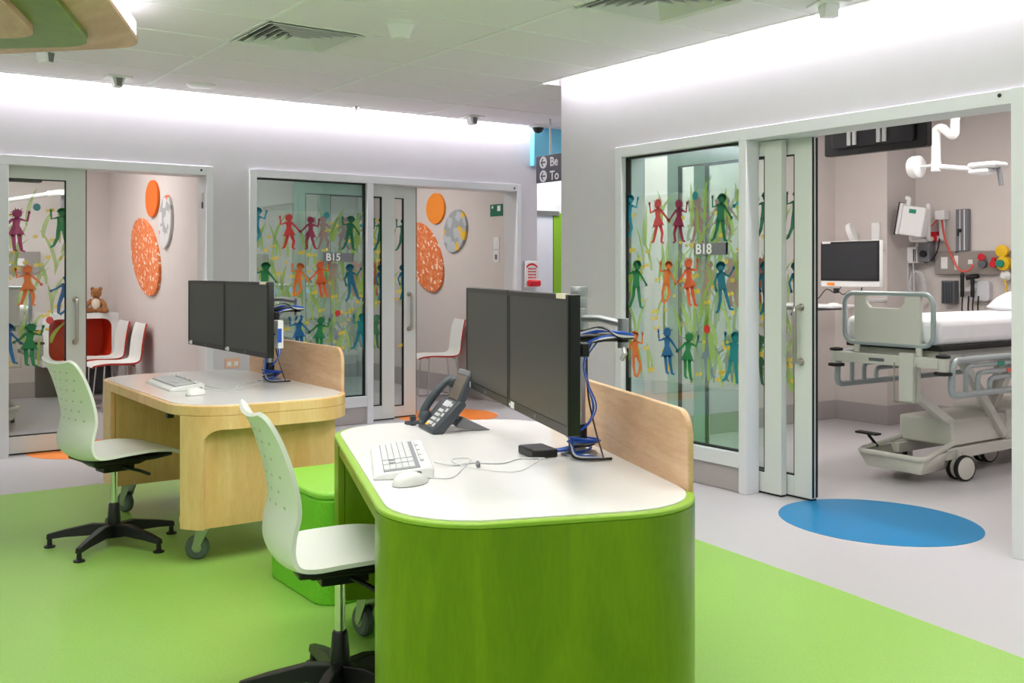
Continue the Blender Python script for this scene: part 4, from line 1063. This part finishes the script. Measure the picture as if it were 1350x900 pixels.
def pillow(loc, rz, label, m, tilt=0):
    n, k_ = 20, 14; rows = []
    mb = MB(); a_, b_ = .20, .31
    for sg in (1, -1):
        rows = []
        for i in range(n+1):
            u = -1+2*i/n; row_ = []
            for j in range(n+1):
                v = -1+2*j/n
                h = .075*max(0, (1-abs(u)**2.6))**.55*max(0, (1-abs(v)**2.6))**.55
                c_ = 1-.10*(abs(u)*abs(v))**2
                row_.append((u*a_*(1-.05*v*v), v*b_*(1-.05*u*u), .07+sg*h))
            rows.append(row_)
        mb.grid(rows, 0, None, sg < 0)
    return tag(mb.build('pillow', m, smooth=60, loc=loc, rot=(0, R(tilt), R(rz))), label, 'pillow')
BX, BY = 5.60, 3.86
HB = hospital_bed((BX, BY, 0), 0, 'beige hospital bed on casters in the right hand bay')
pillow((7.36, BY-.02, 1.035), 4, 'white pillow on the bed in the right hand bay', M['sheet'], -14)
b2 = dup(HB, (1.30, 9.35, 0), 90, 'hospital bed seen through the leftmost glass door')
b3 = dup(HB, (4.05, 9.35, 0), 90, 'hospital bed seen through the B15 window')
pillow((4.22, 10.25, 1.03), 80, 'blue pillow seen through the B15 window', M['bluelinen'], -6)

# ------------------------------------------------------------------ bay equipment
# computer on a wall arm
pc = thing('bay_computer', 'white framed all in one computer on a wall arm in the bed bay', 'computer', (6.9, 5.12, 1.19))
Tp = RZ(-6)
MB().box(.0, -.30, 0, .04, .31, .37, 0, Tp).build('housing', M['white'], pc, bevel=.008)
MB().box(-.004, -.295, .05, .001, .305, .366, 0, Tp).build('bezel', M['bezel'], pc)
MB().box(-.006, -.275, .07, -.003, .285, .35, 0, Tp).build('screen', M['screen_dark'], pc)
MB().box(-.002, .16, .012, 0, .24, .035, 0, Tp).build('orange_sticker', M['ov_orange2'], pc)
MB().box(-.006, .20, .353, -.004, .29, .365, 0, Tp).build('top_label', M['white'], pc)
MB().tube(bent([(.04, 0, .2), (.3, .1, .2), (.3, .1, -.12), (.75, .2, -.12)], .03), .02, 10).build('support_arm', M['white'], pc)
MB().tube(smooth_path([(.02, .1, 0), (.03, .16, -.05), (.02, .24, -.02), (.0, .30, -.09), (.0, .36, -.12)], 6), .004, 6).tube(smooth_path([(.02, -.1, 0), (.03, -.06, -.05), (.03, .02, -.03), (.02, .08, -.06), (.01, .13, -.02)], 6), .004, 6).box(-.01, .12, -.05, .02, .15, -.01).build('cables', M['cblack'], pc)
ty = thing('keyboard_tray', 'white and slate keyboard tray under the bay computer', 'tray', (6.75, 5.42, 1.005))
MB().box(-.12, -.33, .02, .2, .3, .045).build('tray_top', M['white'], ty, bevel=.008)
MB().box(-.125, -.20, .0, .18, .3, .02).build('tray_edge', M['slate'], ty, bevel=.004)
MB().ball((-.02, -.27, .045), (.05, .05, .02)).build('mouse_rest', M['white'], ty)
MB().tube(bent([(.1, 0, .01), (.5, .1, .0), (.90, .25, .0)], .05), .016, 8).build('tray_arm', M['white'], ty)
# ceiling-hung television seen from behind
tv = thing('ceiling_television', 'black television hung from the bay ceiling, seen from behind', 'television', (5.62, 3.98, 2.075))
MB().prism(rrect(-.375, 0, .375, .45, .015, 3), -.02, .035, 'x').build('tv_body', M['black'], tv, bevel=.004)
MB().prism(rrect(-.30, .04, .30, .38, .03, 4), -.045, -.018, 'x').build('rear_cover', M['bezel'], tv, bevel=.006)
b = MB()
for y in (.14, -.08):
    b.box(-.056, y-.034, .055, -.044, y-.008, .62).box(-.056, y+.008, .055, -.044, y+.034, .62)
b.build('hanger_strap', M['white'], tv)
# exam light on a cranked arm
el = thing('exam_light', 'white examination light on a cranked ceiling arm in the bed bay', 'exam light', (6.8, 4.156, HC))
z_ = lambda q: q-HC
MB().lathe([(.09, 0), (.09, -.03), (.03, -.04)], 24).tube([(0, 0, 0), (0, 0, -.3)], .035, 14).build('ceiling_mount', M['white'], el)
MB().tube(bent([(0, 0, -.28), (0, 0, z_(2.27)), (0, .10, z_(2.36)), (0, .148, z_(2.35)), (0, .148, z_(2.07))], .06, 6), .032, 14).build('upper_arm', M['white'], el)
MB().tube([(0, .16, z_(2.085)), (0, -.18, z_(2.03))], .018, 12).tube([(0, .15, z_(2.09)), (0, .27, z_(2.088))], .012, 10).lathe([(.035, -.04), (.035, .03)], 18, 0, TR(0, .148, z_(2.085))).build('boom', M['white'], el)
MB().lathe([(.02, -.04), (.075, -.036), (.082, -.02), (.082, .03), (.07, .04), (.02, .042)], 28, 0, TR(0, .31, z_(2.09)) @ RX(90)).build('counterweight', M['white'], el)
MB().box(-.09, -.35, z_(2.035), .09, -.14, z_(2.075)).box(-.08, -.29, z_(1.995), .08, -.14, z_(2.035)).build('lamp_head', M['white'], el, bevel=.02, seg=3)
MB().tube([(0, -.325, z_(2.03)), (0, -.345, z_(1.91))], .016, 12).build('lamp_handle', M['sign'], el)
kk_ = 8.06/8.2*.999
def hw_(y, z): return (y*kk_, (z-1.32)*kk_+1.32)
XW = 8.06
# services panel
y, z = hw_(4.83, 1.39)
spn = thing('services_panel', 'grey bedhead services panel with sockets and red gas outlets', 'services panel', (XW, y, z))
MB().box(-.04, -1.0, -.098, 0, .345, .098).build('panel_body', M['medpanel'], spn, bevel=.004)
MB().box(-.044, .225, -.05, -.04, .285, .05).build('switch_plate', M['white'], spn)
for q in (.02, -.08, -.19):
    MB().box(-.043, q-.02, -.012, -.04, q+.02, .026).build('socket', M['white'], spn)
MB().box(-.043, .13, -.06, -.04, .165, .06).build('socket', M['white'], spn)
MB().lathe([(.02, 0), (.02, .03), (.03, .03), (.03, .04)], 16, 0, TR(-.04, -.095, .045) @ RY(-90)).lathe([(.03, 0), (.03, .05)], 16, 0, TR(-.04, -.2, -.012) @ RY(-90)).ball((-.07, -.2, .025), .02).build('gas_outlet', M['redplastic'], spn)
MB().lathe([(.035, 0), (.035, .03)], 16, 0, TR(-.04, -.095, -.01) @ RY(-90)).build('gas_coupling', M['slate'], spn)
# flow meter
fm = thing('flow_meter', 'yellow and white oxygen flow meter with hanging yellow tube', 'flow meter', (XW-.04, 4.43, 1.39))
MB().lathe([(.045, 0), (.05, .02), (.05, .045), (.03, .05)], 22, 0, TR(-.02, .03, .09) @ RY(-90)).build('gauge', M['yellow'], fm)
MB().lathe([(.05, 0), (.06, .02), (.055, .07)], 22, 0, TR(-.0, .02, -.01) @ RY(-90)).build('valve_body', M['yellow'], fm)
MB().lathe([(.03, 0), (.03, .03)], 18, 0, TR(-.07, .03, -.01) @ RY(-90)).build('green_cap', M['teal'], fm)
MB().lathe([(.04, 0), (.045, .03), (.02, .06)], 20, 0, TR(-.0, .02, -.11) @ RY(-90)).tube([(0, 0, 0), (-.03, .02, -.1)], .02, 10).build('white_nozzle', M['white'], fm)
MB().tube(smooth_path([(-.04, .02, -.12), (-.045, .0, -.2), (-.04, -.04, -.35), (-.03, -.08, -.5)], 6), .008, 8).build('yellow_tube', M['yellow'], fm)
# wall rail with patient monitor
y, z = hw_(5.38, 1.60)
rl = thing('equipment_rail', 'pale horizontal equipment rail on the bay head wall', 'wall rail', (XW, 5.0, z))
MB().box(-.05, .0, -.015, -.03, .30, .025).box(-.03, .04, -.01, 0, .07, .02).box(-.03, .22, -.01, 0, .25, .02).build('rail_bar', M['white'], rl, bevel=.003)
MB().tube(bent([(-.05, .10, .0), (-.12, .10, .0), (-.12, .10, .3)], .02), .022, 10).tube([(-.04, .02, 0), (-.04, .02, .18)], .025, 10).build('rail_post', M['white'], rl)
MB().box(-.09, -.03, .16, -.01, .06, .24).build('junction_box', M['white'], rl, bevel=.006)
MB().box(-.07, .06, -.02, -.01, .15, .06).build('red_block', M['redplastic'], rl)
MB().tube(smooth_path([(-.1, .28, .14), (-.11, .20, .08), (-.1, .1, .1), (-.08, .02, .18)], 6), .006, 6).tube(smooth_path([(-.06, .01, .16), (-.06, -.02, 0), (-.05, -.08, -.16), (-.07, -.16, -.27), (-.1, -.26, -.27), (-.1, -.3, -.22)], 6), .009, 6).build('red_hose', M['tube_red'], rl)
MB().tube(smooth_path([(-.06, .3, -.13), (-.07, .14, -.2), (-.06, .05, -.1), (-.05, .03, .1)], 6), .006, 6).build('black_hose', M['cblack'], rl)
y, z = hw_(5.35, 1.76)
pm = thing('patient_monitor', 'white patient monitor turned sideways on its rail arm', 'patient monitor', (7.72, 5.14, 1.62))
Tm = RZ(10) @ RX(10)
MB().box(-.05, -.13, 0, .05, .07, .25, 0, Tm).build('monitor_case', M['white'], pm, bevel=.012)
MB().box(-.055, .07, -.005, .06, .10, .265, 0, Tm).build('screen_rim', M['white'], pm, bevel=.008)
MB().box(-.06, .10, -.01, .06, .106, .27, 0, Tm).build('screen', M['black'], pm)
MB().box(-.052, -.05, .19, -.05, .01, .225, 0, Tm).build('teal_badge', M['teal'], pm)
MB().tube(bent([(.03, .06, .25), (.03, .06, .31), (.03, .09, .31)], .02), .018, 10, 0, Tm).build('carry_handle', M['white'], pm)
MB().tube(bent([(.03, 0, .02), (.03, 0, -.04), (.33, -.02, -.04)], .02), .016, 8).build('support_arm', M['white'], pm)
# small module with cable coil under the monitor
y, z = hw_(5.36, 1.46)
mo = thing('cable_module', 'white parameter module with hanging coiled patient leads', 'medical module', (XW-.03, y, z))
MB().box(-.09, -.05, -.07, .03, .10, .07).build('module_case', M['white'], mo, bevel=.006)
MB().box(-.07, -.16, -.06, .03, -.055, .13).build('module_bracket', M['sign'], mo, bevel=.006)
MB().lathe([(.03, 0), (.03, .02)], 16, 0, TR(-.07, -.11, .01) @ RY(-90)).box(-.092, -.03, -.06, -.09, -.02, .05).box(-.092, -.045, -.06, -.09, -.037, .05).build('module_socket', M['black'], mo)
lc = MB(); rr = random.Random(4)
for k_ in range(6):
    cx = -.03+rr.uniform(-.03, .03); lc.tube([(-.08+rr.uniform(-.01, .01), cx+(.06+.02*rr.random())*math.cos(a), -.26+(.10+.03*rr.random())*math.sin(a)) for a in [2*PI*i/18 for i in range(18)]], .004, 6, 0, closed=True)
lc.tube(smooth_path([(-.09, .03, -.05), (-.09, .03, -.25), (-.085, .02, -.5), (-.08, -.01, -.62)], 6), .006, 6)
lc.tube(smooth_path([(-.09, -.02, -.05), (-.09, -.03, -.3), (-.085, -.03, -.55)], 6), .005, 6)
lc.build('coiled_leads', M['cwhite'], mo)
# suction gauge column
y, z = hw_(4.925, 1.67)
gg = thing('suction_unit', 'narrow grey suction unit panel on the bay head wall', 'suction unit', (XW, y, z))
MB().box(-.05, -.055, -.18, 0, .055, .175).build('unit_body', M['sign'], gg, bevel=.006)
MB().box(-.055, -.03, -.17, -.05, -.022, .17).box(-.055, .01, -.17, -.05, .016, .17).build('unit_rib', M['white'], gg)
MB().box(-.065, .0, -.02, -.05, .03, .01).tube([(-.06, .025, 0), (-.06, .025, -.05)], .008, 8).tube([(-.03, -.01, -.16), (-.03, .06, -.19)], .012, 8).build('unit_knob', M['black'], gg)
# dispenser
y, z = hw_(5.04, 1.14)
dp = thing('dispenser_rack', 'slate grey ribbed dispenser rack on the bay head wall', 'dispenser', (XW, y, z))
MB().box(-.07, -.06, -.1, 0, .06, .095).build('rack_body', M['slate'], dp, bevel=.005)
rb = MB()
for q in (-.045, -.02, .005, .03): rb.box(-.076, q, -.095, -.07, q+.015, .08)
rb.build('rack_rib', M['dark'], dp)
# otoscope set
y, z = hw_(4.81, 1.16)
ot = thing('diagnostic_set', 'wall diagnostic set with black coiled handles and pale backplate', 'diagnostic set', (XW, y, z))
MB().prism(rrect(-.13, -.09, .04, .075, .03, 4), -.05, 0, 'x').build('backplate', M['keys'], ot)
MB().box(-.07, -.02, -.01, -.05, .12, .02).build('cradle', M['cwhite'], ot)
for j_, q in enumerate((.085, -.005)):
    h_ = MB().tube([(-.085, q, .11), (-.085, q, -.06)], .016, 12)
    if j_: h_.tube([(-.085, q+.05, .10), (-.085, q-.05, .115)], .02, 12)
    else: h_.ball((-.085, q, .115), (.018, .018, .03))
    h_.build('scope_handle', M['black'], ot)
cc = MB()
for q in (.085, .03, -.01, -.055): cc.tube(smooth_path([(-.08, q, -.05), (-.08, q+.006, -.16), (-.078, q-.004, -.24)], 4), .006, 6).ball((-.078, q-.004, -.245), (.012, .012, .018))
cc.build('coiled_cord', M['black'], ot)
# camera-shaped pump on the boxed column
pu = thing('wall_bracket_lamp', 'white disc headed bracket on the boxed column behind the computer', 'bracket', (7.65, 5.42, 1.58))
MB().box(-.03, -.06, -.07, 0, .02, .16).build('mount', M['white'], pu, bevel=.01)
MB().lathe([(.02, -.03), (.095, -.02), (.10, 0), (.095, .02), (.02, .03)], 26, 0, TR(-.12, .14, .06) @ RZ(20) @ RX(70)).build('disc_head', M['white'], pu)
MB().tube(bent([(-.02, -.03, -.02), (-.1, .0, -.05), (-.12, .13, .0)], .03), .016, 8).build('bracket_arm', M['white'], pu)
MB().tube(smooth_path([(-.02, .0, .0), (-.04, -.05, -.03), (-.03, -.09, -.07), (-.02, -.06, -.09)], 5), .008, 6).ball((-.03, -.09, -.08), .014).build('lead', M['dark'], pu)
# left room: services panel, exam light, television; B15 room panel
sp2 = thing('services_panel', 'grey bedhead services panel seen through the leftmost glass door', 'services panel', (1.55, 11.6, 1.41))
MB().box(-.8, -.04, -.11, .55, 0, .11).build('panel_body', M['medpanel'], sp2, bevel=.004)
for q in (.33, .2, .06): MB().box(q, -.045, -.035, q+.065, -.04, .04).build('socket', M['white'], sp2)
sp3 = thing('services_panel', 'grey bedhead services panel seen through the B15 window', 'services panel', (4.0, 11.6, 1.41))
MB().box(-.8, -.04, -.11, .6, 0, .11).build('panel_body', M['medpanel'], sp3, bevel=.004)
for q in (.33, .0): MB().box(q, -.045, -.035, q+.065, -.04, .04).build('socket', M['white'], sp3)
e2 = thing('exam_light', 'white examination light arm seen through the leftmost glass door', 'exam light', (1.0, 10.4, HC))
MB().lathe([(.09, 0), (.09, -.03), (.03, -.04)], 24).tube([(0, 0, 0), (0, 0, -.82)], .03, 12).build('ceiling_mount', M['white'], e2)
MB().tube([(0, 0, -.80), (.55, 0, -.74), (.95, 0, -.655)], .02, 12).build('boom', M['white'], e2)
MB().tube([(.95, 0, -.655), (1.09, 0, -.635)], .03, 12).box(1.04, -.06, -.66, 1.12, .06, -.61).build('lamp_head', M['white'], e2)
MB().tube([(1.085, 0, -.64), (1.085, 0, -.78)], .016, 10).build('lamp_handle', M['sign'], e2)
t2 = thing('ceiling_television', 'black television hung from the ceiling behind the leftmost glass door', 'television', (1.33, 9.3, 2.06))
MB().prism(rrect(-.37, 0, .37, .43, .015, 3), -.02, .035, 'y').build('tv_body', M['black'], t2)
MB().box(-.1, -.03, .05, -.07, -.02, .63).box(.07, -.03, .05, .1, -.02, .63).build('hanger_strap', M['white'], t2)

# ------------------------------------------------------------------ world, camera, view
wd = bpy.data.worlds.new('World'); bpy.context.scene.world = wd; wd.use_nodes = True
wd.node_tree.nodes['Background'].inputs[0].default_value = (.93, .97, 1, 1)
wd.node_tree.nodes['Background'].inputs[1].default_value = .45
cam = bpy.data.cameras.new('camera'); co_ = bpy.data.objects.new('camera', cam); C.objects.link(co_)
cam.sensor_width = 36; cam.lens = 36*1345/1350; cam.shift_y = -(450-357)/1350
co_.location = (0, 0, 1.32); co_.rotation_euler = (R(90), 0, R(-35.1)); cam.clip_start = .05
sc = bpy.context.scene; sc.camera = co_
sc.view_settings.view_transform = 'Standard'; sc.view_settings.look = 'None'; sc.view_settings.gamma = 1
sc.view_settings.use_curve_mapping = False; sc.view_settings.exposure = 0.0
sc.cycles.transparent_max_bounces = 24
sc.cycles.max_bounces = 10
